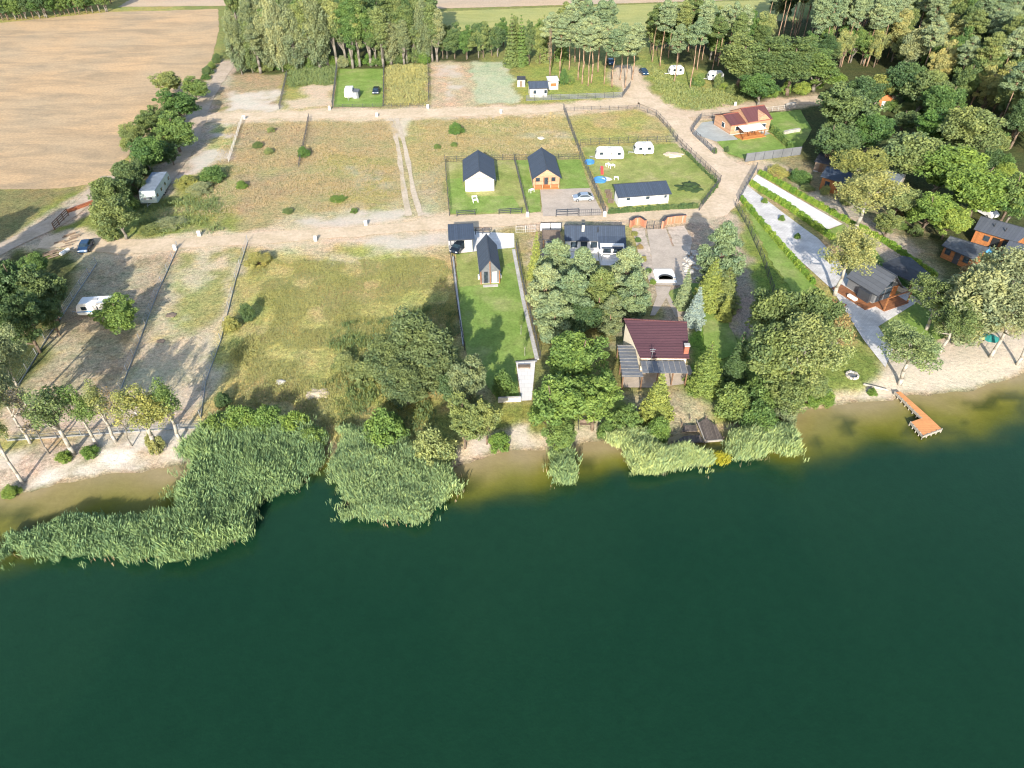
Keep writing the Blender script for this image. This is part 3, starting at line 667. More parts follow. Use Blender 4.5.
# pallet stacks beside it
def pallet_stack(px, py, n, label):
    a = G(px, py); t = thing('pallet_stack', label, 'pallets', (a.x, a.y, ZB), random.uniform(-.2, .2), 'pallet stacks beside the long outbuilding')
    for k in range(n):
        m = MB(); z = k * .15
        for i in range(5): m.box(-.6, -.4 + i * .17, z + .11, .6, -.4 + i * .17 + .11, z + .135)
        for i in (-.55, -.05, .45): m.box(i, -.4, z, i + .1, .4, z + .1)
        m.build('pallet', M['timber'], t)
for i, (x, y, n, d) in enumerate([(607.5, 193, 4, 'low stack of brown pallets farthest from the road, by the white outbuilding'), (609, 198, 7, 'tallest stack of brown pallets, middle of the three by the white outbuilding'), (610.5, 203, 5, 'stack of brown pallets nearest the road, by the white outbuilding')]): pallet_stack(x, y, n, d)
# carport
h = House('carport', 'flat slate-roofed carport by the bright lawn, a dark car parked under it', 'carport', (450.8, 252), (473.5, 251), depth=6.2)
h.d = h.at(448.5, 225.4, 2.8).y; yf = h.at(450, 240.2, 2.6).y
h.roof(M['slate'], 2.55, 2.8, 'mono', y0=yf, ov=.1, of=.3)
h.box('back_wall', M['midgrey'], 0, h.d - .15, 0, h.w, h.d, 2.6); h.box('store_room', M['lightgrey'], h.w * .62, yf + .3, 0, h.w - .1, h.d - .2, 2.5)
for x in (.1, h.w - .1): h.post(x, yf + .15, 2.55, M['darkgrey'])
# narrow dark barn house
h = House('barn_house', 'narrow anthracite barn-style house with steep slate gable standing on the bright lawn', 'house', (480.8, 285.8), (500.2, 284.8), back=(476.2, 245.6), eave=2.7)
yb = .55
h.walls(M['midgrey'], 2.7, y0=yb, ridge=4.75, axis='y'); h.roof(M['slate_y'], 2.7, 4.75, 'y', ov=.12, of=.1)
for x in (.08, h.w - .08): h.box('corner_board', M['wood'], x - .08, .25, 0, x + .08, yb - .02, 2.7)
h.box('centre_board', M['wood'], h.w * .48, .3, 0, h.w * .48 + .13, yb - .02, 4.5)
h.window(h.w * .18, .2, .7, 2.2, y=yb, frame='darkgrey'); f = h.box('door', M['white'], h.w * .62, yb - .06, .1, h.w * .62 + .75, yb + .02, 2.3); h.box('pane', M['lightgrey'], h.w * .62 + .1, yb - .08, .3, h.w * .62 + .65, yb - .055, 2.15, parent=f)
h.box('step', M['concrete'], .4, -.7, -.05, h.w - .4, .04, .15)
for x in (-.35, h.w + .1): h.box('air_unit', M['white'], x, yb + 1.2, .2, x + .25, yb + 1.9, .8)
# white house with the big dark roof
h = House('white_villa', 'white rendered house with wide dark slate roof behind the blue-green pines', 'house', (566, 254), (617, 262), back=(565.3, 226), eave=4.7)
h.rz = R(-1.5); h.o.rotation_euler[2] = h.rz
h.w = h.at(622, 254).x; yr = h.at(596, 226, 4.2).y; yl = h.at(566, 240, 2.7).y; yf = h.at(615, 246, 2.7).y
h.d = 2 * yr - yl
h.walls(M['white'], 2.7, y0=yl + .4, y1=h.d, ridge=4.1, axis='x')
h.walls(M['white'], 2.6, x0=h.w * .58, y0=yf + .4, y1=yl + .6, base=False, name='wing_wall')
r = h.roof(M['slate'], 2.7, 4.1, 'x', y0=yl + .4, y1=h.d, ov=.4)
k = (4.1 - 2.7) / ((h.d - yl - .4) / 2)
h.add('wing_roof', MB().slab((h.w * .55, yf, 2.72 - k * (yl - yf) * .42), (h.w + .41, yf, 2.72 - k * (yl - yf) * .42), (h.w + .41, yl + 1.2, 2.72 + k * .85), (h.w * .55, yl + 1.2, 2.72 + k * .85), .14), M['slate'])
c = h.box('chimney', M['concrete'], 2.7, yr - 1.0, 3.4, 3.2, yr - .5, 4.9); h.box('chimney_cap', M['darkgrey'], 2.62, yr - 1.08, 4.9, 3.28, yr - .42, 5.0, parent=c)
h.add('roof_vent', MB().tube((h.w * .55, yr - 1.2, 3.6), (h.w * .55, yr - 1.2, 4.6), .12), M['darkgrey'])
for x in (.8, 2.6, 4.4): h.window(x, 1.0, 1.2, 1.2, y=yl + .4, frame='darkgrey')
h.door(6.1, 1.0, 2.1, M['darkgrey'], y=yl + .4, glass=True)
for x in (h.w * .64, h.w * .82): h.window(x, .7, 1.4, 1.5, y=yf + .4, frame='darkgrey')
h.box('terrace_slab', M['pave_white'], .2, yl - 2.6, -.05, h.w * .57, yl + .39, .12)
h.add('porch_beam', MB().box(h.w * .58, yf - 2.2, 2.35, h.w * .6, yf + .4, 2.5).box(h.w - .2, yf - 2.2, 2.35, h.w - .05, yf + .4, 2.5).box(h.w * .58, yf - 2.3, 2.35, h.w, yf - 2.15, 2.5), M['white'])
h.box('porch_floor', M['pave_white'], h.w * .58, yf - 2.2, -.05, h.w, yf + .39, .12)
for x in (h.w * .59, h.w - .12): h.post(x, yf - 2.2, 2.35, M['white'])
# brown garden pavilion and white screen left of it
h = House('garden_pavilion', 'small brown-roofed pavilion between the white house and the conifer', 'pavilion', (543, 250), (559, 250), depth=4.0)
yf = h.at(550, 239, 2.3).y; y2 = h.at(550, 231, 2.6).y
h.roof(M['timber'], 2.3, 2.6, 'mono', y0=yf, y1=y2, ov=.2)
for x in (.1, h.w - .1):
    for y in (yf + .1, y2 - .1): h.post(x, y, 2.3, M['beam'])
h.box('sofa', M['midgrey'], .5, y2 - 1.0, 0, h.w - .5, y2 - .25, .75, bevel=.08); h.box('floor', M['timber'], 0, yf, -.05, h.w, y2, .12)
t = thing('privacy_screen', 'white two-panel privacy screen along the middle road', 'screen', G(540, 231.5), 0)
wsc = (G(561, 231) - G(540, 231.5)).length
for x in (0, wsc / 2 + .05): MB().box(x, -.05, .1, x + wsc / 2 - .1, .05, 1.7).build('panel', M['white'], t)
for x in (-.08, wsc / 2 - .08, wsc - .1): MB().box(x, -.09, 0, x + .15, .09, 1.8).build('post', M['darkgrey'], t)

# lake house with the maroon roof, pergola and chimney
h = RoofHouse('lake_house', 'cream lake house with a large maroon seamed roof', 'house', [(623.7, 318.7), (687, 322), (689.4, 357.5), (640, 357)], 2.75, 5.0, M['cream'], M['redroof'], .3, M['redroof2'])
c = h.box('chimney', M['brick'], h.w - .45, .55, 2.3, h.w + .2, 1.15, 4.3, bevel=.02); h.box('chimney_cap', M['concrete'], h.w - .52, .48, 4.3, h.w + .27, 1.22, 4.42, parent=c)
for x, w_ in ((1.2, 1.2), (4.9, 1.2)): h.window(x, .9, w_, 1.2, y=h.y0 - .03)
h.door(3.2, 1.0, 2.1, M['white'], y=h.y0 - .03, glass=True)
h.add('antenna', MB().tube((1.6, -.3, 2.6), (1.6, -.3, 4.6), .035).box(1.2, -.33, 4.3, 2.0, -.27, 4.36).box(1.3, -.33, 4.0, 1.9, -.27, 4.06), M['steel'])
t = thing('pergola', 'L-shaped dark slatted pergola wrapping two sides of the maroon-roofed house', 'pergola', h.o.location, h.rz)
yfr = h.at(675, 373, 2.4).y; xr = h.at(688, 373, 2.4).x; xle = h.at(618, 348, 2.4).x; yle = h.at(627, 345, 2.4).y
def psl(x0, y0, x1, y1, name):
    MB().box(x0, y0, 2.36, x1, y1, 2.42).build(name, M['midgrey'], t)
psl(.0, yfr, xr, -.45, 'roof_panel'); psl(xle, yfr + .2, -.35, yle, 'roof_panel'); psl(xle, yfr - .9, -.02, yfr + .19, 'roof_panel')
n = 8
for i in range(n + 1):
    x = .05 + (xr - .1) * i / n; MB().box(x - .035, yfr - .15, 2.425, x + .035, -.45, 2.45).build('rafter', M['palebeam'], t)
n = 9
for i in range(n + 1):
    y = yfr - .7 + (yle - yfr + .6) * i / n; MB().box(xle - .1, y - .03, 2.425, -.4, y + .03, 2.45).build('rafter', M['palebeam'], t)
for x in (xr * .35, xr * .68, xr - .1): MB().box(x - .09, yfr + .05, 0, x + .09, yfr + .23, 2.36).build('post', M['beam'], t)
for y in (yfr - .75, yfr + 2.5, yle - .1): MB().box(xle + .02, y - .09, 0, xle + .2, y + .09, 2.36).build('post', M['beam'], t)
MB().box(-.2, yfr - .85, 0, -.02, yfr - .67, 2.36).build('post', M['beam'], t)
# red-roofed timber house with a canopy porch
h = House('red_roof_house', 'pale orange timber house with red-brown roofs and a light canopy porch', 'house', (731.5, 136.5), None, depth=8, rz=R(20), width=10.6)
h.walls(M['woodpale'], 2.6, x0=0, x1=3.9, y0=.8, y1=8, ridge=3.8, axis='x', name='wing_wall'); h.roof(M['redroof2'], 2.6, 3.8, 'x', x0=0, x1=3.55, y0=.8, y1=8, ov=.4, of=.35, trim=M['brick'])
h.walls(M['woodpale'], 3.2, x0=3.95, x1=10.6, y0=0, y1=7.6, ridge=5.0, axis='x'); h.roof(M['redroof2'], 3.2, 5.0, 'x', x0=4.3, x1=10.3, y0=0, y1=7.6, ov=.4, of=.45, trim=M['brick'])
h.add('front_gable', MB().add([(6.3, -.35, 2.95), (10.3, -.35, 2.95), (8.3, -.35, 4.55), (6.3, 1.6, 3.2), (10.3, 1.6, 3.2), (8.3, 2.6, 4.7)], [(0, 1, 2), (0, 3, 5, 2), (1, 2, 5, 4), (0, 1, 4, 3)]), M['woodpale'])
h.add('canopy', MB().slab((.9, -3.2, 2.15), (7.2, -3.2, 2.15), (7.2, -.45, 2.6), (.9, -.45, 2.6), .09), M['canopy'])
h.box('porch_floor', M['deck'], .9, -3.2, 0, 7.6, -.06, .25)
for x in (1.1, 3.0, 5.0, 7.0): h.post(x, -3.05, 2.1, M['wood'], .08)
h.add('railing', MB().box(1.0, -3.15, .85, 7.1, -3.05, .97).box(1.0, -3.13, .27, 7.1, -3.08, .85), M['wood'])
h.window(1.2, .9, 1.1, 1.1, y=.77); h.door(5.0, 1.0, 2.0, M['wood'], y=-.03, glass=True); h.window(8.0, .9, 1.4, 1.2, y=-.03); h.window(3.5, .9, 1.2, 1.2, side='l')
# modern grey-roofed house by the paved path
def oriented(name, label, cat, fl, fr, depth): return House(name, label, cat, fl, fr, depth=depth)
h = oriented('modern_house', 'modern house with sloping grey roof, dark glazed front and orange deck by the paved path', 'house', (872, 304), (894, 296.5), 5.6)
h.walls(M['midgrey'], 2.3, ridge=4.9, axis='y'); h.roof(M['greyroof'], 2.3, 4.9, 'y', ov=.35, of=.7)
h.window(h.w * .1, .15, h.w * .3, 2.1, frame='darkgrey'); h.window(h.w * .45, .15, h.w * .25, 2.1, frame='darkgrey'); h.window(h.w * .36, 2.5, h.w * .28, 1.0, frame='darkgrey')
h.box('wood_panel', M['woodv'], h.w * .74, -.07, .1, h.w - .05, -.01, 2.3)
h.box('front_deck', M['browndeck'], -.2, -2.6, -.05, h.w + .4, -.08, .22); h.box('side_deck', M['browndeck'], -2.6, -.9, -.05, -.21, h.d + .8, .24)
h.box('parapet', M['darkgrey'], -.9, .3, .24, -.36, 2.6, 1.9)
for x in (-.1, h.w + .2): h.post(x, -2.4, 2.5, M['wood'], .09)
h.add('pergola_beam', MB().box(-.2, -2.5, 2.5, h.w + .3, -2.3, 2.66), M['wood'])
h.box('lounge_sofa', M['white'], -2.4, 1.5, .24, -1.8, 3.3, .75, bevel=.1)
# dark pavilion with six-sided roof
cp = [(882.5, 263.5), (902, 255.5), (911, 257.5), (930.5, 274), (913, 282), (884, 269)]
ctr = G(906, 269, 3)
t = thing('roofed_shelter', 'dark weathered felt-roofed shelter with pale stone wall, right of the modern house', 'shelter', (ctr.x, ctr.y, 0))
pts = [G(x, y, 2.7) - ctr for x, y in cp]
m = MB(); n = len(pts); vs = [(p.x, p.y, 2.7) for p in pts] + [(0, 0, 3.35)] + [(p.x, p.y, 2.55) for p in pts]
m.add(vs, [(i, (i + 1) % n, n) for i in range(n)] + [(n + 1 + i, n + 1 + (i + 1) % n, (i + 1) % n, i) for i in range(n)] + [tuple(range(2 * n, n, -1))]); m.build('roof', M['felt'], t)
for p in pts: MB().box(p.x * .93 - .1, p.y * .93 - .1, 0, p.x * .93 + .1, p.y * .93 + .1, 2.56).build('post', M['beam'], t)
MB().bar(pts[4] * .9, pts[5] * .9, .35, 0, 1.1).bar(pts[3] * .9, pts[4] * .9, .35, 0, .9).build('stone_wall', M['stone'], t)
# timber houses at the right edge
h = RoofHouse('timber_house', 'orange-boarded house with grey standing-seam roof at the right edge', 'house', [(981, 216), (1034, 230.5), (1017, 242), (974, 228.7)], 2.8, 3.7, M['woodv'], M['greyroof'])
h.box('recess_shade', M['black'], h.w * .5, h.y0 - .06, .1, h.w * .68, h.y0 + .04, 2.2); h.window(2.0, 1.1, 1.0, 1.0, y=h.y0 - .03, frame='darkgrey'); h.window(h.w * .75, 1.0, 1.4, 1.2, y=h.y0 - .03, frame='darkgrey')  # flat black slab paints the shade of an open recess
for x, y in ((2.6, .6), (4.6, .5)): h.add('roof_vent', MB().tube((x, h.d * y, 3.0), (x, h.d * y, 3.9), .12), M['darkgrey'])
h.box('pool_tub', M['waterblue'], h.w * .52, -1.9, 0, h.w * .66, -.4, .7, bevel=.1)
h = RoofHouse('mossy_house', 'low orange-walled house with mossy dark slate roof under the willows', 'house', [(950, 236), (989.7, 248), (973.5, 259), (942, 245)], 2.4, 3.0, M['wood'], plain('mossy_slate', (.10, .11, .12), .8, var=.55, scale=1.6, bmp=.3))
h.window(.8, 1, 1.0, 1.0, y=h.y0 - .03, frame='darkgrey'); h.door(2.6, 1.0, 1.95, M['darkgrey'], y=h.y0 - .03); h.window(4.2, 1, 1.0, 1.0, y=h.y0 - .03, frame='darkgrey')
h = House('garden_shed', 'small orange shed with grey roof in front of the right edge timber house', 'shed', (998, 263), (1014, 268), depth=3.4)
h.walls(M['woodv'], 2.2, ridge=2.8, axis='mono'); h.roof(M['greyroof'], 2.2, 2.8, 'mono', ov=.25); h.door(.8, .9, 1.9, M['wood'])
# cabin half hidden by the pale yellow tree
h = RoofHouse('boarded_cabin', 'orange boarded cabin with dark slate roof half hidden by the pale yellow tree', 'cabin', [(827, 166), (860, 175), (851, 185), (820.5, 176)], 3.0, 3.6, M['woodv'], M['slate'])
h.window(1.2, 1.1, 1.0, 1.1, y=h.y0 - .03, frame='darkgrey'); h.window(3.8, 1.1, 1.0, 1.1, y=h.y0 - .03, frame='darkgrey')
h = House('tool_shed', 'small dark-roofed shed behind the orange boarded cabin', 'shed', (813, 171), (829, 174.5), depth=4.5)
h.walls(M['timber'], 2.2, ridge=2.7, axis='mono'); h.roof(M['felt'], 2.2, 2.7, 'mono', ov=.25); h.door(1, .9, 1.9, M['beam'])
h = House('small_hut', 'pale grey hut under the trees right of the orange boarded cabin', 'shed', (874, 190), (892, 195), depth=4.5)
h.walls(M['lightgrey'], 2.3, ridge=2.8, axis='mono'); h.roof(M['felt_blue'], 2.3, 2.8, 'mono', ov=.25); h.window(1.2, 1, .9, .9)
# orange cabins in the wood
for fl, fr, lab in (((877, 108), (890, 110), 'orange boarded hut, left one of the two deep in the wood'), ((906, 107), (923, 109), 'orange boarded hut, right one of the two deep in the wood')):
    h = House('forest_hut', lab, 'hut', fl, fr, depth=4.5, group='huts in the wood')
    h.walls(M['tileor'], 2.6, ridge=3.6, axis='y'); h.roof(M['tileor'], 2.6, 3.6, 'y', ov=.3); h.door(.8, .9, 1.9, M['white']); h.window(2.2, 1, .8, .9)
# cream house and kiosk near the pines
h = House('cream_bungalow', 'small cream bungalow with dark grey roof behind the grey mesh fence', 'house', (530, 97.5), (547, 97), depth=4.2)
h.walls(M['cream'], 2.5, ridge=3.5, axis='x'); h.roof(M['slate'], 2.5, 3.5, 'x', ov=.35); h.window(.8, .9, 1.0, 1.1); h.door(2.4, .9, 2.0, M['white']); h.window(3.8, .9, .9, 1.1)
h = House('kiosk', 'little white kiosk with open orange front beside the cream bungalow', 'kiosk', (548.5, 90), (558, 89.5), depth=2.6)
h.walls(M['white'], 2.4, ridge=2.7, axis='mono'); h.roof(M['canopy'], 2.4, 2.7, 'mono', ov=.25); h.box('serving_hatch', M['woodv'], .5, -.05, .9, h.w - .5, .02, 1.8)
h = House('pump_shed', 'tiny cream shed with dark flat lid left of the cream bungalow', 'shed', (517.5, 87), (525, 87), depth=2.2)
h.walls(M['cream'], 1.9, ridge=2.1, axis='mono'); h.roof(M['felt'], 1.9, 2.1, 'mono', ov=.15); h.door(.6, .8, 1.6, M['timber'])
# white arched grotto wall and stone circle in the paved garden
t = thing('arched_fireplace', 'white arched garden fireplace with sandy floor at the end of the paved yard', 'fireplace', G(656, 283.5), math.atan2(*(reversed((G(677, 283.5) - G(656, 283.5))[:2]))))
w = (G(677, 283.5) - G(656, 283.5)).length; dd = 4.4
m = MB(); N = 14; cx = w * .52; r = w * .34
ring = [(cx + r * math.cos(math.pi * i / N), 1.2 + r * 1.0 * math.sin(math.pi * i / N)) for i in range(N + 1)]
m.prism([(0, 0), (w, 0), (w, .9), (0, .9)], 0, .18)
for i in range(N):
    a, b = ring[i], ring[i + 1]
    def out(p):
        k = min((w - cx) / abs(p[0] - cx) if p[0] > cx else cx / abs(p[0] - cx) if p[0] < cx else 9, (dd - 1.2) / max(p[1] - 1.2, 1e-3)); return (cx + (p[0] - cx) * k, 1.2 + (p[1] - 1.2) * k)
    oa, ob = out(a), out(b); m.prism([a, oa, ob, b], 0, .28)
m.build('surround', M['white'], t); MB().prism([(x, y) for x, y in ring], 0, .12).build('hearth_floor', M['sandm'], t)
mm = MB()
for i in range(N): mm.bar(ring[i], ring[i + 1], .12, 0, .36)
mm.build('arch_rim', M['darkgrey'], t)
t = thing('rock_garden', 'pale stone rockery of rings and steps right of the paved yard', 'rockery', G(691, 268))
random.seed(3)
for j in range(34):
    a = G(random.uniform(683, 700), random.uniform(248, 282)) - G(691, 268); s = random.uniform(.25, .7)
    bm = bmesh.new(); bmesh.ops.create_icosphere(bm, subdivisions=1, radius=s)
    for v in bm.verts: v.co *= random.uniform(.75, 1.2); v.co.z *= .6
    me = bpy.data.meshes.new('rock'); bm.to_mesh(me); bm.free(); me.materials.append(M['stone'])
    o = link('rock', me, t); o.location = (a.x, a.y, s * .2)

# ------------------------------------------------------------------ vehicles
def profile(m, pts, w, top=1.0):
    """side outline (y,z) swept across the width; higher points lean in"""
    zmax = max(p[1] for p in pts); zm = .55 * zmax
    def hw(z): return w / 2 * (1 - (1 - top) * max(0, (z - zm) / max(zmax - zm, 1e-6)))
    n = len(pts); return m.add([(-hw(z), y, z) for y, z in pts] + [(hw(z), y, z) for y, z in pts], [tuple(range(n - 1, -1, -1)), tuple(range(n, 2 * n))] + [(i, (i + 1) % n, n + (i + 1) % n, n + i) for i in range(n)])
def wheels(t, xs, ys, r=.32):
    for y in ys:
        for x in xs:
            k = MB().tube((x - .1, y, r), (x + .1, y, r), r, n=14).build('wheel', M['rubber'], t); s = 1 if x > 0 else -1
            MB().tube((x + s * .1, y, r), (x + s * .115, y, r), r * .6, n=10).build('rim', M['steel'], k)
def car(px, py, ang, paint_, label, name='parked_car'):
    p = G(px, py); t = thing(name, label, 'car', (p.x, p.y, gzf(p.x, p.y) + ZB), ang)
    prof = [(-2.1, .3), (-2.15, .62), (-2.05, .82), (-1.2, .98), (-.55, 1.42), (.9, 1.46), (1.75, 1.02), (2.05, .9), (2.1, .45), (2.0, .3)]
    profile(MB(), prof, 1.76, .8).build('body', paint_, t, bevel=.05)
    MB().add([(-.74, -1.16, 1.04), (.74, -1.16, 1.04), (.64, -.62, 1.42), (-.64, -.62, 1.42)], [(0, 1, 2, 3)]).build('windscreen', M['carglass'], t)
    MB().add([(-.72, 1.70, 1.08), (.72, 1.70, 1.08), (.64, 1.0, 1.455), (-.64, 1.0, 1.455)], [(0, 1, 2, 3)]).build('rear_window', M['carglass'], t)
    for s in (-1, 1):
        MB().add([(s * .86, -.95, 1.03), (s * .86, 1.4, 1.06), (s * .73, .85, 1.40), (s * .73, -.5, 1.38)], [(0, 1, 2, 3)]).build('side_window', M['carglass'], t)
        MB().box(s * .6 - .17, -2.17, .62, s * .6 + .17, -2.05, .78).build('headlight', M['lamp'], t, .02)
        MB().box(s * .62 - .15, 2.02, .66, s * .62 + .15, 2.12, .86).build('tail_light', M['redlamp'], t, .02)
        MB().box(s * .98 - .1, -.85, 1.0, s * .98 + .1, -.7, 1.14).build('mirror', paint_, t, .02)
    wheels(t, (-.8, .8), (-1.3, 1.3)); return t
def caravan(px, py, ang, L, label, mat='caravan', W=2.2, H=2.5, stripe=None, nwin=2, name='caravan', cat='caravan', roofmat=None):
    """long side faces -x of its frame... y is the length"""
    p = G(px, py); t = thing(name, label, cat, (p.x, p.y, gzf(p.x, p.y) + ZB), ang); l = L / 2
    prof = [(-l, .55), (-l, 1.3), (-l + .28, 2.1), (-l + .75, H), (l - .6, H), (l - .15, 2.15), (l, 1.4), (l - .05, .55), (l - .5, .4), (-l + .5, .4)]
    profile(MB(), prof, W, .95).build('body', M[mat], t, bevel=.06)
    if roofmat: MB().box(-W / 2 + .1, -l + .75, H + .003, W / 2 - .1, l - .6, H + .05).build('roof_sheet', M[roofmat], t)
    else: MB().box(-.35, -.4, H + .003, .35, .4, H + .12).build('roof_hatch', M['lightgrey'], t, .03)
    for s in (-1, 1):
        for i in range(nwin):
            y = -l + .9 + (L - 2.4) * i / max(nwin - 1, 1)
            MB().box(s * (W / 2 + .005) - .02, y, 1.35, s * (W / 2 + .005) + .02, y + .75, 1.95).build('window', M['carglass'], t)
    MB().box(W / 2 - .01, -.35, .5, W / 2 + .035, .3, 2.15).build('door', M['lightgrey'], t)
    MB().add([(-.8, -l - .004, 1.35), (.8, -l - .004, 1.35), (.8, -l + .27, 2.03), (-.8, -l + .27, 2.03)], [(0, 1, 2, 3)]).build('front_window', M['carglass'], t)
    if stripe: MB().box(-W / 2 - .015, -l + .1, .95, -W / 2 + .01, l - .1, 1.15).box(W / 2 - .01, -l + .1, .95, W / 2 + .012, l - .1, 1.15).build('stripe', M[stripe], t)
    MB().tube((-.5, -l + .3, .5), (0, -l - 1.2, .5), .05).tube((.5, -l + .3, .5), (0, -l - 1.2, .5), .05).tube((0, -l - 1.2, 0), (0, -l - 1.2, .7), .06).build('drawbar', M['steel'], t)
    wheels(t, (-W / 2 + .12, W / 2 - .12), (.2,) if L < 7 else (-.4, .5)); return t
car(583, 200.2, R(-86), M['silver'], 'silver-blue car parked on the sandy driveway')
car(87, 249, R(8), M['bluecar'], 'dark blue car parked where the sandy track bends at the left')
car(459, 250, R(-25), M['darkcar'], 'dark car nosing out from under the flat carport')
car(643.5, 74, R(10), M['bluecar'], 'blue car parked on grass by the pines')
car(610.5, 64, R(4), M['bluecar'], 'blue car parked among the pine trunks')
car(376.5, 93, R(2), M['darkcar'], 'dark car parked on the small upper lawn')
caravan(609, 159, R(-91), 6.4, 'large white caravan with dark windows on the rough lawn', nwin=3, stripe='lightgrey')
caravan(643, 154, R(-88), 4.4, 'smaller white caravan beside the sandy pit', nwin=2)
caravan(714.5, 80.5, R(-90), 4.4, 'white caravan with grey stripe by the right wood', stripe='midgrey')
caravan(675.5, 75, R(-85), 4.2, 'white caravan with awning half behind thin pines')
caravan(350, 97, R(3), 4.2, 'white caravan with grey awning on the small upper lawn')
caravan(101, 313, R(-84), 6.0, 'grey-white old caravan half hidden under the round tree', stripe='bluepaint', nwin=3)
mh = G(151, 205); mh2 = G(167, 180)
dvec = (mh2 - mh).normalized()
caravan(157.5, 194.5, math.atan2(dvec.y, dvec.x) - math.pi / 2, 10.6, 'long mobile home with grey roof and greenish side by the hedge trees', mat='greenside', W=3.3, H=2.8, nwin=4, name='mobile_home', cat='mobile home', roofmat='felt_blue')
t = thing('awning', 'grey awning tent standing against the caravan on the small upper lawn', 'awning', G(356.5, 97)); MB().prism([(-.9, -1.5), (.9, -1.5), (.9, 1.5), (-.9, 1.5)], 0, [1.9, 1.7, 1.7, 1.9]).build('tent', M['midgrey'], t, .05); MB().box(-.5, -1.53, .1, .3, -1.49, 1.6).build('door', M['lightgrey'], t)
t = thing('van', 'white van parked at the far right behind the timber house', 'van', G(983, 214), R(20))
profile(MB(), [(-2.6, .35), (-2.65, 1.0), (-1.9, 1.3), (-1.2, 2.2), (2.5, 2.25), (2.6, .4)], 2.0, .9).build('body', M['whitecar'], t, .06); MB().add([(-.75, -1.86, 1.36), (.75, -1.86, 1.36), (.68, -1.24, 2.14), (-.68, -1.24, 2.14)], [(0, 1, 2, 3)]).build('windscreen', M['carglass'], t); wheels(t, (-.9, .9), (-1.6, 1.6), .34)
# toys and furniture near the big caravan
def pool(px, py, r, mat, label):
    t = thing('paddling_pool', label, 'paddling pool', G(px, py)); m = MB()
    n = 20; rr = [(r * math.cos(2 * math.pi * i / n), r * math.sin(2 * math.pi * i / n)) for i in range(n)]
    for i in range(n): m.bar(rr[i], rr[(i + 1) % n], .22, 0, .5)
    m.build('rim', M[mat], t); MB().prism(rr, 0, .3).build('water', M['waterblue'], t)
pool(600, 181, 1.3, 'bluepaint', 'round blue paddling pool nearest the white outbuilding')
pool(589.5, 163, 1.0, 'bluepaint', 'upright-edged blue tub left of the large white caravan')
t = thing('play_slide', 'red plastic slide with ladder in front of the large white caravan', 'slide', G(601.5, 172)); MB().slab((-.3, -1.6, .15), (.3, -1.6, .15), (.3, .2, 1.3), (-.3, .2, 1.3), .06).build('chute', M['redpaint'], t)
for x in (-.3, .3): MB().tube((x, .9, 0), (x, .2, 1.3), .05).build('ladder_rail', M['bluepaint'], t)
MB().box(-.3, .7, .3, .3, .78, .36).box(-.3, .5, .7, .3, .58, .76).build('rungs', M['bluepaint'], t)
def table(px, py, label, mat='white', s=1.0):
    t = thing('garden_table', label, 'table', G(px, py), random.uniform(0, 1)); MB().box(-.7 * s, -.45 * s, .68, .7 * s, .45 * s, .74).build('tabletop', M[mat], t, .02)
    for x in (-.6, .6):
        for y in (-.36, .36): MB().box(x * s - .04, y * s - .04, 0, x * s + .04, y * s + .04, .68).build('leg', M[mat], t)
table(611.5, 168, 'white garden table in front of the large white caravan'); table(607.5, 166.5, 'small white table left of the garden table', s=.7)
table(474.5, 199.5, 'white picnic table upper one on the lawn before the white-fronted house', s=.8); table(475.5, 202.8, 'white picnic table lower one on the lawn before the white-fronted house', s=.8)
table(531.5, 192.5, 'small pale table at the left corner of the timber cabin', s=.8); table(616, 180, 'white folding table between caravan and outbuilding', s=.7)
t = thing('tarpaulin_heap', 'crumpled blue and white tarpaulin heap beside the round pool', 'tarpaulin', G(606, 179.5))
bm = bmesh.new(); bmesh.ops.create_icosphere(bm, subdivisions=3, radius=1)
for v in bm.verts: v.co *= random.uniform(.75, 1.25); v.co.x *= 1.2; v.co.z = abs(v.co.z) * .35
me = bpy.data.meshes.new('tarpaulin'); bm.to_mesh(me); bm.free(); me.materials.append(M['canopy']); link('tarpaulin', me, t)
t = thing('sun_parasol', 'closed teal parasol on the sandy beach beside the willow', 'parasol', G(985, 348)); MB().tube((0, 0, 0), (0, 0, 2.3), .04).build('pole', M['steel'], t); MB().tube((0, 0, 1.9), (0, 0, 2.5), 1.3, .05, 8).build('canopy', M['teal'], t)
# fire pit and driftwood on the bank
t = thing('fire_pit', 'stone-ringed fire pit on the grass above the jetty', 'fire pit', (*G(852, 376)[:2], gzf(*G(852, 376)[:2]) + .02)); m = MB()
for i in range(12):
    a = 2 * math.pi * i / 12; m.prism([(.85 * math.cos(a + k) * (1 if abs(k) < .2 else 1) * q, .85 * math.sin(a + k) * q) for k, q in ((-.22, .8), (-.2, 1.1), (.2, 1.1), (.22, .8))], 0, .25 + .08 * (i % 2))
m.build('stone_ring', M['stone'], t); MB().prism([(.62 * math.cos(i), .62 * math.sin(i)) for i in np.arange(0, 6.28, .6)], 0, .06).build('ash_bed', M['midgrey'], t)
t = thing('driftwood_log', 'bleached curved log lying on the bank by the jetty', 'log', (*G(873, 386)[:2], gzf(*G(873, 386)[:2]))); MB().tube((-1.2, .4, .25), (0, -.2, .25), .16, .2).tube((0, -.2, .25), (1.8, -.9, .2), .2, .12).build('trunk', M['birchbark'], t)
t = thing('garden_swing', 'dark metal garden swing on the grass by the middle shore', 'swing', (*G(585, 425)[:2], gzf(*G(585, 425)[:2])))
for x in (-.9, .9): MB().tube((x, -.6, 0), (x, 0, 1.8), .04).tube((x, .6, 0), (x, 0, 1.8), .04).build('frame', M['black'], t)
MB().tube((-.9, 0, 1.8), (.9, 0, 1.8), .04).build('crossbar', M['black'], t); MB().box(-.7, -.25, .45, .7, .25, .52).box(-.7, .2, .5, .7, .26, .95).build('seat', M['timber'], t)
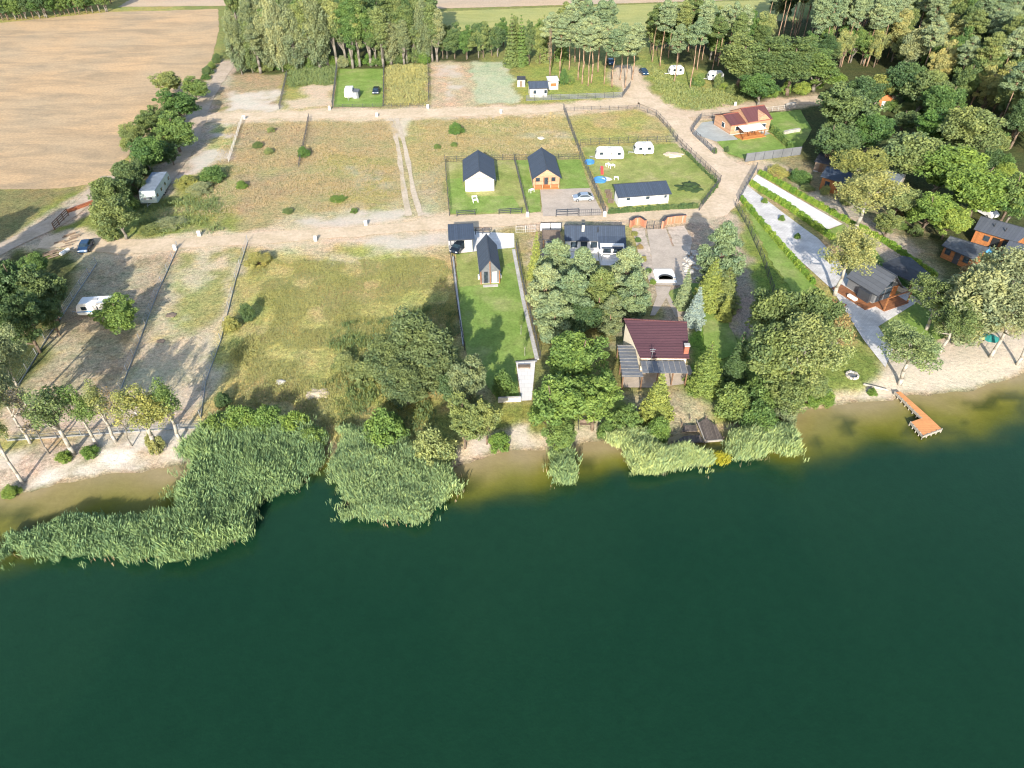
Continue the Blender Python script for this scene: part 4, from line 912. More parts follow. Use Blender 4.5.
t = thing('fire_basket', 'rusty red round fire basket under the pines', 'fire basket', G(595, 325)); MB().tube((0, 0, .1), (0, 0, .8), .5, .85, 12).build('basket', M['rust'], t); MB().tube((0, 0, 0), (0, 0, .12), .6, .6, 12).build('foot', M['black'], t)

# ------------------------------------------------------------------ jetty, old deck
def jetty():
    base = G(910.6, 422, .15); ax = (G(923, 436, .15) - base); 
    zt = .12
    P = [G(895, 392, zt), G(900.5, 391.5, zt), G(927.5, 415.3, zt), G(942, 429, zt), G(923, 436, zt), G(910.6, 422, zt), G(921.5, 418, zt)]
    t = thing('jetty', 'orange L-shaped wooden jetty with pale edge reaching into the lake', 'jetty', (P[6].x, P[6].y, 0))
    Q = [p - Vector((P[6].x, P[6].y, 0)) for p in P]
    MB().prism([Q[0], Q[6], Q[2], Q[1]], zt - .12, zt).build('walkway', M['jettydeck'], t)
    MB().prism([Q[6], Q[5], Q[4], Q[3], Q[2]], zt - .12, zt - .003).build('platform', M['jettydeck'], t)
    for a, b in ((5, 4), (4, 3), (0, 6)): MB().bar(Q[a], Q[b], .14, zt - .28, zt + .02).build('edge_beam', M['palebeam'], t)
    for a, b, n in ((0, 6, 7), (5, 4, 4), (4, 3, 4)):
        for i in range(n + 1):
            p = Q[a].lerp(Q[b], i / n); MB().tube((p.x, p.y, -2.2), (p.x, p.y, zt + .1), .075, n=8).build('pile', M['palebeam'], t)
jetty()
P = [G(672, 443), G(675, 436, -.2), G(682, 424), (G(690, 419)), G(706, 418), G(716, 426), G(723, 440, -.2), G(705, 442.5, -.2)]
c0 = G(697, 432)
t = thing('reed_deck', 'old grey wooden deck with missing boards among the reeds', 'deck', (c0.x, c0.y, 0)); Q = [p - Vector((c0.x, c0.y, 0)) for p in P]
MB().prism([Q[4], Q[5], Q[6], Q[7], G(697, 424) - c0], -.12, .05).build('platform', M['olddeck'], t)
a, b = G(686, 424) - c0, G(696, 425) - c0; MB().prism([G(684, 425.5) - c0, G(696.5, 425) - c0, G(697, 431) - c0, G(682, 431.5) - c0], -.12, .03).build('platform', M['olddeck'], t)
MB().prism([G(684, 436) - c0, G(700, 435) - c0, G(704, 442) - c0, G(673, 443.5) - c0, G(676, 441) - c0], -.14, .02).build('walkway', M['olddeck'], t)
for q in (Q[0], Q[2], Q[3], Q[4], Q[5], Q[6], Q[7]): MB().tube((q.x, q.y, -2), (q.x, q.y, .35), .09).build('pile', M['timber'], t)
MB().bar(G(705, 441.5) - c0, G(722.5, 440) - c0, .15, -.15, .1).bar(G(697, 421) - c0, G(705, 441.5) - c0, .12, -.1, .1).build('edge_beam', M['palebeam'], t)

# ------------------------------------------------------------------ fences and walls
def fence(name, label, px, kind, h=1.5, step=3.0, group=None, cat='fence'):
    P = [G(x, y) for x, y in px]; o = P[0].copy(); o.z = 0
    t = thing(name, label, cat, (o.x, o.y, 0), 0, group); m = MB(); spots = []
    for a, b in zip(P[:-1], P[1:]):
        d = b - a; L = d.length; n = max(1, round(L / step))
        for i in range(n): 
            p = a.lerp(b, i / n); q = a.lerp(b, (i + 1) / n); z = min(gzf(p.x, p.y), gzf(q.x, q.y)); p = p - o; q = q - o
            spots.append((p, z))
            if kind == 'mesh':
                for k in (.08, .5, .96): m.bar(p, q, .025, z + h * k - .02, z + h * k + .02)
                w = max(2, int((q - p).length / .35))
                for j in range(1, w): r = p.lerp(q, j / w); m.box(r.x - .012, r.y - .012, z, r.x + .012, r.y + .012, z + h)
            elif kind == 'slat':
                for k in (.1, .3, .5, .7, .9): m.bar(p, q, .04, z + h * k - .07, z + h * k + .07)
            elif kind == 'rail':
                for k in (.35, .7, .97): m.bar(p, q, .06, z + h * k - .05, z + h * k + .05)
            elif kind == 'panel': m.bar(p, q, .05, z + .05, z + h)
            elif kind == 'net':
                m.bar(p, q, .05, z - .05, z + .22)
                for k in (.45, .72, .98): m.bar(p, q, .02, z + h * k - .015, z + h * k + .015)
    spots.append((P[-1] - o, gzf(P[-1].x, P[-1].y)))
    pm = M['darkgrey']; mt = dict(mesh=M['darkgrey'], slat=M['midgrey'], rail=M['darkgrey'], panel=M['midgrey'], net=M['steel'])[kind]
    if 'pale' in label and kind != 'net': mt = M['concrete']; pm = M['concrete']
    m.build('mesh_panel' if kind in ('mesh', 'net') else 'boards' if kind in ('slat', 'panel') else 'rail', mt, t)
    if kind == 'net': pm = M['steel']
    pr = .05 if kind != 'rail' else .07
    pmesh = None
    for p, z in spots[:100]:
        if pmesh is None:
            o1 = MB().box(-pr, -pr, -.2, pr, pr, h + .08).build('post', pm, t); pmesh = o1.data
        else: o1 = link('post', pmesh, t)
        o1.location = (p.x, p.y, z)
    return t
FENCES = [
    ('net_fence', 'pale silvery net fence farthest left, running from the bend to the shore', [(97, 264), (46, 341), (18, 387)], 'net', 1.3, 4),
    ('net_fence', 'thin blue-grey net fence between the two left strips of land', [(178, 248), (156, 297), (140, 341), (121, 390)], 'net', 1.3, 4),
    ('net_fence', 'net fence along the left side of the central meadow', [(248, 242), (236, 280), (221, 341), (206, 382), (201, 418)], 'net', 1.3, 4),
    ('shore_fence', 'low pale concrete fence along the left sandy shore', [(8, 441), (82, 436), (120, 433), (160, 430.5), (199, 428.5)], 'net', .9, 3),
    ('plot_fence', 'dark wire fence left of the small upper lawn', [(337.5, 67.5), (332.5, 107.5)], 'mesh', 1.7, 2.5),
    ('plot_fence', 'dark wire fence right of the small upper lawn', [(384, 67.5), (383.7, 106)], 'mesh', 1.6, 2.5),
    ('plot_fence', 'dark wire fence between the weedy plot and the bare upper plot', [(428, 64), (428.7, 101)], 'mesh', 1.6, 2.5),
    ('plot_fence', 'dark wire fence left of the weedy sandy plot at the upper left', [(287, 75), (279.5, 109)], 'mesh', 1.3, 2.5),
    ('plot_fence', 'low wire fence along the upper road before the small lawn', [(333, 108.5), (383, 107.5), (427, 107.5)], 'mesh', 1.0, 2.5),
    ('field_fence', 'old wire fence crossing the dry meadow beside the pale track', [(242.5, 120), (236, 140), (229, 162)], 'mesh', 1.2, 3),
    ('field_fence', 'old wire fence in the middle of the upper dry meadow', [(309, 118), (306, 135), (299, 167)], 'mesh', 1.2, 3),
    ('lawn_fence', 'dark mesh fence left of the white-fronted house', [(445, 162), (449.5, 216)], 'mesh', 1.6, 2.5),
    ('lawn_fence', 'dark mesh fence between the white-fronted house and the timber cabin', [(514, 160), (527.3, 214.5)], 'mesh', 1.6, 2.5),
    ('lawn_fence', 'thin mesh fence behind the white-fronted house', [(445, 162), (480, 160.5), (514, 160)], 'mesh', 1.3, 2.5),
    ('lawn_fence', 'thin mesh fence behind the timber cabin', [(515, 160), (579.5, 159)], 'mesh', 1.3, 2.5),
    ('plot_fence', 'long dark mesh fence from the upper road down to the driveway corner', [(563.5, 110), (580, 155), (592, 184), (605, 214.5)], 'mesh', 1.7, 2.5),
    ('plot_fence', 'dark mesh fence behind the caravan lawn', [(580.5, 145.5), (628, 143), (676, 142)], 'mesh', 1.5, 2.5),
    ('plot_fence', 'dark mesh fence along the right road beside the caravan lawn', [(677, 142), (700, 164), (720, 182.5), (699, 211)], 'mesh', 1.6, 2.5),
    ('plot_fence', 'mesh fence along the right road beside the upper dry plot', [(639, 109.5), (656, 116), (667, 128), (676.5, 141)], 'mesh', 1.5, 2.5),
    ('plot_fence', 'low wire fence along the upper road before the dry plot', [(566, 111), (600, 110), (637, 109)], 'mesh', 1.0, 2.5),
    ('mesh_fence', 'blue-grey slatted fence around the pine lawn by the upper road', [(526, 101), (560, 99.8), (622, 97.5), (630, 87)], 'slat', 1.5, 2.5),
    ('garden_fence', 'grey slatted fence at the road corner of the red-roofed house', [(691, 132.5), (696, 125), (701, 118.5)], 'slat', 1.5, 2.0),
    ('garden_fence', 'grey slatted fence along the road below the red-roofed house', [(692.5, 134.5), (703, 144), (714, 154.5)], 'slat', 1.5, 2.0),
    ('solid_fence', 'tall smooth grey solid fence below the red-roofed house lawn', [(745, 162), (772, 158.6), (800, 155)], 'panel', 2.0, 2.6),
    ('drive_fence', 'dark slatted gate and fence at the top of the white parking terrace', [(738.5, 202), (747, 186), (756, 170)], 'slat', 1.7, 2.0),
    ('garden_fence', 'dark mesh fence left of the bright lawn of the barn house', [(450, 253), (455, 290), (459, 318), (464.5, 350)], 'mesh', 1.5, 2.5),
    ('garden_fence', 'dark mesh fence right of the bright lawn of the barn house', [(516, 247), (524, 290), (532, 325), (540, 359)], 'mesh', 1.5, 2.5),
    ('yard_gate', 'dark metal bar gate beside the carport', [(475.5, 235), (490, 234.5)], 'rail', 1.3, 1.8),
    ('yard_gate', 'pale thin gate on the middle road by the white screen', [(516, 233), (535, 232)], 'mesh', 1.4, 2.0),
    ('yard_gate', 'dark bar gate left one on the lower edge of the left house lawn', [(457, 216.5), (475, 215.5)], 'rail', 1.2, 2.5),
    ('yard_gate', 'dark bar gate right one on the lower edge of the left house lawn', [(499, 214.8), (521.5, 213.5)], 'rail', 1.2, 2.5),
    ('yard_gate', 'dark metal sliding gate at the mouth of the sandy driveway', [(556, 217), (578, 216)], 'rail', 1.5, 2.2),
    ('driveway_fence', 'thin mesh fence right of the sliding gate on the driveway', [(579, 216.5), (603, 215.5)], 'mesh', 1.4, 2.0),
    ('yard_gate', 'thin double gate between the two curved brick walls', [(646.5, 229), (660.5, 228.5)], 'mesh', 1.5, 1.8),
    ('garden_fence', 'dark mesh fence along the right garden, upper end at the road', [(735, 206), (748, 228), (763, 262), (775, 300)], 'mesh', 1.4, 2.5),
    ('roadside_fence', 'mossy pale post fence along the far road behind the red-roofed house', [(760, 112.5), (778, 110.5), (795, 108)], 'mesh', 1.2, 2.0),
    ('roadside_fence', 'dark mesh fence at the back of the patio, red-roofed house', [(701, 118.5), (712, 118), (720, 117.5)], 'mesh', 1.4, 2.0),
    ('beach_fence', 'low pale kerb fence between the lawn and the right garden wood', [(904, 294), (922, 306), (940, 319), (964, 337), (973, 346)], 'panel', .6, 2.0),
]
for n_, lab, px, kd, hh, stp in FENCES: fence(n_, lab, px, kd, hh, stp, cat='gate' if 'gate' in n_ else 'fence')
def wall(name, label, px, w, h, mat, cap=None, cat='wall'):
    P = [G(x, y) for x, y in px]; o = P[0].copy(); t = thing(name, label, cat, (o.x, o.y, 0)); m, c = MB(), MB()
    for i, (a, b) in enumerate(zip(P[:-1], P[1:])):
        z = gzf(a.x, a.y); m.bar(a - o, b - o, w, z - .1, z + h); c.bar(a - o, b - o, w + .1, z + h + .003, z + h + .09)
    m.build('masonry', M[mat], t)
    if cap: c.build('coping', M[cap], t)
wall('kerb_wall', 'long pale concrete kerb right of the bright lawn of the barn house', [(513.5, 250), (523, 300), (530, 330), (537, 360)], .6, .22, 'concrete')
wall('kerb_wall', 'broken pale concrete kerb left of the bright lawn of the barn house', [(453, 258), (456, 285), (460, 318), (463.5, 346)], .3, .35, 'concrete')
wall('retaining_wall', 'low grey concrete wall at the lake end of the bright lawn', [(498, 402), (521, 401)], .3, .8, 'concrete')
wall('brick_wall', 'short curved orange brick wall left of the thin double gate', [(630, 227.5), (634, 224.5), (640, 224), (645, 227.5)], .4, 1.5, 'orangebrick', 'coping')
wall('brick_wall', 'longer curved orange brick wall right of the thin double gate', [(662, 228.5), (665.5, 224), (675, 222.5), (685, 222)], .4, 1.5, 'orangebrick', 'coping')
wall('stone_wall', 'low pale stone wall across the small lawn right of the red-roofed house', [(780, 135.5), (790, 133), (799, 131.5)], .7, .8, 'stone')
wall('stone_wall', 'pale concrete blocks by the far road in tree shade', [(787, 107.5), (794, 106)], 1.0, 1.0, 'stone')
# junction boxes
def cabinet(px, py, label):
    p = G(px, py); t = thing('junction_box', label, 'junction box', (p.x, p.y, gzf(p.x, p.y)), random.uniform(-.15, .15), 'white junction boxes along the roads')
    MB().box(-.3, -.15, .2, .3, .15, 1.05).build('cabinet', M['white'], t, .03); MB().box(-.33, -.18, 0, .33, .18, .2).build('plinth', M['concrete'], t); MB().box(-.26, -.165, .28, .26, -.15, .98).build('door', M['lightgrey'], t)
for x, y, d in [(315.7, 241, 'left one of the pair on the wide sandy crossing'), (366, 225.5, 'right one of the pair on the wide sandy crossing'), (199.5, 236, 'by the weeds below the mobile home'), (175.5, 250, 'at the top of the thin blue-grey fence'), (329.7, 110, 'at the lower left corner of the small upper lawn'), (244.5, 119.5, 'at the top of the dry meadow fence, upper left'),
                (377, 117, 'on the road opposite the small upper lawn'), (428, 108.5, 'at the corner of the bare upper plot'), (501, 113.5, 'across the upper road from the pale grass plot'), (735, 106, 'on the grass behind the red-roofed house'), (604.5, 216.5, 'at the corner of the driveway and long mesh fence'), (527.5, 217, 'between the left lawn and the sandy driveway')]:
    cabinet(x, y, 'white junction box ' + d)
t = thing('lounge_bench', 'low brown bench on the pale concrete pad at the lake end of the lawn', 'bench', G(524, 368)); MB().box(-.9, -.35, .3, .9, .35, .42).build('seat', M['timber'], t, .02)
for x in (-.75, .75): MB().box(x - .08, -.3, 0, x + .08, .3, .3).build('leg', M['beam'], t)
wall('pad_wall', 'low dark wall at the upper edge of the pale concrete pad', [(515.5, 363), (537, 361.5)], .2, .3, 'midgrey')
# rusty beam, timber rack and boards by the track
a, b = G(68, 213), G(98, 202); t = thing('rusty_beam', 'long rusty orange girder lying on grass beside the sandy track', 'girder', (a.x, a.y, .05)); q = b - a
MB().bar((0, 0), q, .5, 0, .12).bar((0, 0), q, .12, .12, .55).bar((0, 0), q, .45, .55, .65).build('girder', M['rust'], t)
a, b = G(55, 230), G(69, 216); t = thing('timber_rack', 'dark timber rack of slats standing beside the rusty girder', 'rack', (a.x, a.y, 0)); q = b - a
for k in (0, .33, .66, 1): p = q * k; MB().box(p.x - .07, p.y - .07, 0, p.x + .07, p.y + .07, 1.5).build('post', M['beam'], t)
for z in (.3, .7, 1.1, 1.45): MB().bar((0, 0), q, .12, z, z + .12).build('slat', M['beam'], t)
random.seed(5)
t = thing('log_pile', 'dark pile of old logs and boards on the shaded grass at the left', 'log pile', G(63, 248))
for i in range(16):
    x, y = random.uniform(-1.6, 1.0), random.uniform(-4, 5); MB().tube((x - .8, y - random.uniform(.3, 1), .15 + .1 * (i % 3)), (x + .8, y + random.uniform(.2, 1), .2 + .1 * (i % 3)), .12).build('log', M['timber'], t)
t = thing('white_drum', 'white drum lying beside the dark log pile', 'drum', G(65.5, 253.5)); MB().tube((-.3, -.9, .35), (.3, .9, .35), .35, n=14).build('barrel', M['white'], t); MB().tube((-.02, -.06, .35), (.02, .06, .35), .37, n=14).build('band', M['steel'], t)
# rubble heap, fire ring and scraps in the meadow
def heap(name, label, cat, px, py, r, hgt, mat, seed, lump=.3):
    random.seed(seed); p = G(px, py); bm = bmesh.new(); bmesh.ops.create_icosphere(bm, subdivisions=4, radius=1)
    for v in bm.verts:
        k = 1 + lump * (float(vn(v.co.x * 3 + seed, v.co.y * 3, .8, seed)) - .5) * 2; rr = math.hypot(v.co.x, v.co.y)
        v.co.x *= r * k; v.co.y *= r * .8 * k; v.co.z = max(-.1, v.co.z * hgt * k)
    me = bpy.data.meshes.new(name); bm.to_mesh(me); bm.free(); me.materials.append(mat)
    for f in me.polygons: f.use_smooth = True
    o = link(name, me); o.location = (p.x, p.y, gzf(p.x, p.y)); props(o, label, cat); return o
heap('sand_heap', 'small pale sand heap with a dark hole in the central meadow', 'sand heap', 318, 394, 1.5, .3, M['sandm'], 4)
heap('sand_heap', 'pale sand heap at the edge of the caravan lawn by the road', 'sand heap', 673, 155, 2.2, .4, M['sandm'], 6)
heap('weed_heap', 'grey-green heap of garden waste right of the long outbuilding', 'garden waste', 689, 188, 2.4, .7, M['hedge'], 10, .6)
heap('debris_heap', 'white rubble lying in the central meadow', 'rubble', 281, 382, .7, .3, M['stone'], 12)
heap('debris_heap', 'pale rubble in the dry meadow behind the timber cabin', 'rubble', 541, 138.5, .8, .35, M['stone'], 13)
heap('ash_heap', 'dark burnt patch of ash on the left strip of land', 'ash heap', 171, 315, .9, .08, M['timber'], 14)
heap('ash_heap', 'dark ash heap below the burnt patch on the left strip', 'ash heap', 161, 341, .7, .1, M['timber'], 15)
t = thing('flower_bench', 'rust-brown low bench under the large tree near the paved path', 'bench', G(838, 305), R(-40)); MB().box(-1.2, -.3, .4, 1.2, .3, .5).build('seat', M['rust'], t)
for x in (-1, 1): MB().box(x - .08, -.25, 0, x + .08, .25, .4).build('leg', M['beam'], t)
# ------------------------------------------------------------------ plants
def unit(n): 
    v = RNG.normal(size=(n, 3)); return v / np.linalg.norm(v, axis=1)[:, None]
def leaves(pts, out, size, tint, aspect=1.5, up=.25, flat=.8):
    """one small quad per leaf cluster, facing mostly outwards"""
    n = len(pts); nrm = out * .7 + RNG.normal(size=(n, 3)) * flat; nrm[:, 2] += up; nrm /= np.linalg.norm(nrm, axis=1)[:, None]
    tg = np.cross(nrm, RNG.normal(size=(n, 3))); tg /= np.linalg.norm(tg, axis=1)[:, None]; bt = np.cross(nrm, tg)
    s = (size * RNG.uniform(.6, 1.35, n))[:, None]
    a = tg * s * aspect * .5; b = bt * s * .5
    V = np.stack([pts - a, pts - b * .9 + a * .1, pts + a, pts + b * .9 + a * .1], 1).reshape(-1, 3)
    return V, np.arange(4 * n).reshape(n, 4), np.repeat(np.clip(tint, 0, 1), 4)
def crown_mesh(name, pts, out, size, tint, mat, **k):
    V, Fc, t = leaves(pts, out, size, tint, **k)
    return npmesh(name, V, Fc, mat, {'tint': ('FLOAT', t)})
def clumps(centres, rad, per, squash=.7, ctint=None, drop=0.0):
    n = len(centres); rad = np.broadcast_to(rad, (n,)); d = unit(n * per).reshape(n, per, 3); rr = RNG.uniform(.25, 1, (n, per, 1)) ** .5
    off = d * rr * rad[:, None, None]; off[:, :, 2] *= squash
    if drop: off[:, :, 2] -= drop * np.linalg.norm(off[:, :, :2], axis=2)
    P = centres[:, None, :] + off; ct = RNG.uniform(.25, .75, n) if ctint is None else ctint
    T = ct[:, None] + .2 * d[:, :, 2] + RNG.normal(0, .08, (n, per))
    return P.reshape(-1, 3), d.reshape(-1, 3), T.ravel()
def tubes(segs, mat, name='trunk', n=6):
    m = MB()
    for a, b, r0, r1 in segs: m.tube(a, b, r0, r1, n)
    o = m.build(name, mat, None, smooth=True); me = o.data; bpy.data.objects.remove(o); return me
def limbs(base_r, h, top, targets, z0, crook=.3):
    segs = []; p = np.array([0, 0, -.2]); k = 6
    for i in range(k):
        q = np.array([RNG.normal(0, crook * .4), RNG.normal(0, crook * .4), -.2 + (top + .2) * (i + 1) / k])
        segs.append((p, q, base_r * (1 - .8 * i / k), base_r * (1 - .8 * (i + 1) / k))); p = q
    for t in targets:
        z = z0 + (min(t[2], top) - z0) * RNG.uniform(.1, .75); a = np.array([0, 0, max(z, .5)]); mid = a * .45 + t * .55 + np.array([0, 0, -.25])
        segs.append((a, mid, base_r * .42, base_r * .25)); segs.append((mid, t, base_r * .25, base_r * .06))
    return segs
PROTO = {}
def broad(nm, h, rx, z0, mat_bark, ncl=80, per=120, size=.38, rough=.35, crad=1.15):
    cz = (h + z0) / 2; rz = (h - z0) / 2; d = unit(ncl); d[:, 2] = np.where(d[:, 2] < -.5, -d[:, 2], d[:, 2])
    lump = 1 - rough + rough * 1.6 * vn(d[:, 0] * 2 + 5, d[:, 1] * 2 + d[:, 2] * 1.7, .9, len(nm) + ncl); r = RNG.uniform(.45, 1.0, ncl) ** .55 * lump
    rad = np.array([rx, rx, rz]); nl = 7; lo = unit(nl) * RNG.uniform(.25, .52, nl)[:, None]; lo[0] = 0; lj = RNG.integers(0, nl, ncl)
    c = (lo[lj] + d * r[:, None] * RNG.uniform(.38, .62, nl)[lj][:, None]) * rad; c[:, 2] = np.clip(c[:, 2] + cz, z0, h)
    P, O, T = clumps(c, crad * RNG.uniform(.6, 1.3, ncl), per, .7)
    PROTO[nm] = (crown_mesh(nm + '_crown', P, O, size, T, LEAF['green']), tubes(limbs(.02 * h + .05, h, h * .82, c[RNG.choice(ncl, 11)], z0), mat_bark), h, rx * 2)
def willow(nm, h, rx, z0, mat_bark, ncl=120, per=85):
    d = unit(ncl); c = d * RNG.uniform(.4, 1, ncl)[:, None] ** .5 * np.array([rx, rx, (h - z0) / 2]) * .9; c[:, 2] += (h + z0) / 2
    k = 1 - .35 * np.clip((c[:, 2] - z0) / (h - z0), 0, 1); c[:, 0] *= k * 1.15; c[:, 1] *= k * 1.15
    P, O, T = clumps(c, .95 * RNG.uniform(.6, 1.3, ncl), per, 1.45); P[:, 2] = np.maximum(P[:, 2], .3)
    PROTO[nm] = (crown_mesh(nm + '_crown', P, O, .22, T, LEAF['grey'], aspect=2.3), tubes(limbs(.3, h, h * .9, c[RNG.choice(ncl, 12)], z0), mat_bark), h, rx * 2)
def pine(nm, h, rx, z0, ncl=66, per=190):
    t = RNG.uniform(0, 1, ncl); z = z0 + (h - z0) * t; env = np.sin(np.clip(t * .9 + .14, 0, 1) * math.pi) ** .6; a = RNG.uniform(0, 2 * math.pi, ncl); r = rx * env * RNG.uniform(.25, 1, ncl)
    c = np.stack([r * np.cos(a), r * np.sin(a), z], 1)
    P, O, T = clumps(c, .95 * RNG.uniform(.65, 1.3, ncl), per, .42)
    PROTO[nm] = (crown_mesh(nm + '_crown', P, O, .2, T, LEAF['pine'], up=.5, aspect=1.8), tubes(limbs(.2, h, h * .95, c[RNG.choice(ncl, 14)], z0, .25), M['pinebark']), h, rx * 2)
def spruce(nm, h, rx, lev=17, dens=1.0, gap=.0):
    pts, outs, ts = [], [], []
    for i in range(lev):
        f = i / (lev - 1); z = h * (.05 + .92 * f); r = rx * (1 - f) ** .85 + .12; nb = max(5, int(13 * (1 - f) + 4))
        for j in range(nb):
            a = 2 * math.pi * (j + RNG.uniform(-.35, .35)) / nb + i; L = r * RNG.uniform(.72, 1.12); n = max(8, int(L * 40 * dens))
            q = RNG.uniform(.12, 1, n) ** .7; wd = .13 + .3 * q * (1.05 - q) * L * .55
            x = L * q; y = RNG.normal(0, 1, n) * wd; zz = z - .28 * x * x / max(rx, 1) + .05 + RNG.normal(0, .06, n) + .12 * (q > .85)
            pts.append(np.stack([x * math.cos(a) - y * math.sin(a), x * math.sin(a) + y * math.cos(a), zz], 1)); outs.append(np.tile([math.cos(a) * .6, math.sin(a) * .6, .5], (n, 1)))
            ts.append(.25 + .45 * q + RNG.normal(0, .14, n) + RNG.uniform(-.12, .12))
    P, O, T = np.concatenate(pts), np.concatenate(outs), np.concatenate(ts)
    PROTO[nm] = (crown_mesh(nm + '_crown', P, O, .17, T, LEAF['spruce'], aspect=2.0, flat=.5), tubes(limbs(.2, h, h * .97, [], 1, .08), M['bark']), h, rx * 2)
def bush(nm, h, rx, ncl=64, per=130, size=.14):
    d = unit(ncl); d[:, 2] = np.abs(d[:, 2]); c = d * RNG.uniform(.3, 1, ncl)[:, None] ** .5 * np.array([rx, rx, h * .85]) * .82
    c[:, 2] += .12 * h
    P, O, T = clumps(c, rx * .24 * RNG.uniform(.6, 1.5, ncl), per, .8); P[:, 2] = np.maximum(P[:, 2], .02)
    segs = [(np.array([0, 0, -.1]), x, .06, .015) for x in c[RNG.choice(ncl, 9)]]
    PROTO[nm] = (crown_mesh(nm + '_crown', P, O, size, T, LEAF['green']), tubes(segs, M['bark'], n=5), h, rx * 2)
def bare(nm, h, rx):
    segs = limbs(.13, h, h * .92, [], 2, .35); tw = []
    for i in range(46):
        z = RNG.uniform(.35, .95) * h; a = RNG.uniform(0, 6.28); L = rx * RNG.uniform(.4, 1) * (1.25 - z / h); e = np.array([L * math.cos(a), L * math.sin(a), z + L * RNG.uniform(.4, 1.0)]); s = np.array([0, 0, z]); segs.append((s, e, .05, .015))
        for j in range(6):
            q = s + (e - s) * RNG.uniform(.3, 1); segs.append((q, q + RNG.normal(0, .45, 3) + [0, 0, .25], .02, .008)); tw.append(q + RNG.normal(0, .3, 3))
    tw = np.array(tw); PROTO[nm] = (crown_mesh(nm + '_crown', tw, unit(len(tw)), .17, RNG.uniform(0, 1, len(tw)), LEAF['rust']), tubes(segs, M['greybark'], n=5), h, rx * 2)
broad('oak_a', 10, 4.2, .9, M['bark'], 150, 150, .21, .4, .85); broad('oak_b', 10, 4.0, .5, M['bark'], 170, 130, .2, .5, .75); broad('oak_c', 10, 3.9, 1.1, M['greybark'], 130, 170, .22, .5, .9)
broad('tall_a', 14, 4.0, 2.6, M['bark'], 150, 150, .22, .5, .95); broad('full_a', 13, 3.6, .4, M['greybark'], 170, 140, .22, .5, .85)
broad('birch_a', 12, 2.9, 2.6, M['birchbark'], 85, 66, .16, .5, .78); broad('birch_b', 12, 2.7, 3.2, M['birchbark'], 80, 62, .16, .55, .78)
broad('airy_a', 12, 4.2, 4.0, M['birchbark'], 110, 95, .18, .5, .85)
broad('poplar_a', 17, 2.9, .6, M['greybark'], 180, 120, .22, .45, .85); broad('poplar_b', 17, 2.7, 2.2, M['greybark'], 165, 120, .22, .55, .8)
willow('willow_a', 15, 3.3, .6, M['greybark'], 130, 140); willow('willow_b', 11, 4.2, 1.0, M['greybark'], 120, 140)
pine('pine_a', 17, 2.8, 10.5); pine('pine_b', 17, 2.4, 9.3); pine('pine_low', 10, 3.0, 1.2, 100, 190)
spruce('spruce_a', 10, 2.6); spruce('spruce_b', 10, 2.3, 15, 1.1); spruce('thuja_p', 1.2, .3, 7, 1.6)
bush('bush_a', 3, 2.2); bush('bush_b', 3, 2.0, 70, 120); bare('bare_a', 10, 2.6)
def plant(kind, x, y, h, wid, leaf, label, cat='tree', group=None, name='tree', bark=None, parts=True):
    cm, tm, ph, pw = PROTO[kind]; sz = h / ph; sx = (wid / pw) if wid else sz
    z = gzf(x, y); a = random.uniform(0, 6.28)
    t = thing(name, label, cat, (x, y, z), a, group)
    for nm, me in (('crown', cm), ('trunk', tm)):
        o = link(nm, me, t); o.scale = (sx, sx, sz)
        mt = LEAF[leaf] if nm == 'crown' else bark
        if mt and mt.name != me.materials[0].name: o.material_slots[0].link = 'OBJECT'; o.material_slots[0].material = mt
    return t
def at_crown(kind, cx, cy, r, h, leaf, label, frac=.62, **k):
    p = G(cx, cy, h * frac); w = 2 * r * depth(p) / F
    return plant(kind, p.x, p.y, h * (1.06 if kind in BROAD else 1), w * (1.34 if kind in BROAD else 1.08), leaf, label, **k)
BROAD = ('oak_a', 'oak_b', 'oak_c', 'tall_a', 'full_a', 'airy_a', 'birch_a', 'birch_b')
random.seed(21)
OK = ('oak_a', 'oak_b', 'oak_c'); PN = ('pine_a', 'pine_b'); BU = ('bush_a', 'bush_b')
def pick(k): return random.choice(dict(oak=OK, pine=PN, bush=BU, birch=('birch_a', 'birch_b'), poplar=('poplar_a', 'poplar_b', 'willow_a'), spruce=('spruce_a', 'spruce_b')).get(k, (k,)))
NM = dict(oak='broadleaf_tree', pine='pine_tree', bush='bush', birch='birch_tree', poplar='poplar_tree', spruce='spruce_tree', willow_b='willow_tree', willow_a='willow_tree', pine_low='pine_tree', bare_a='bare_tree', airy_a='birch_tree')
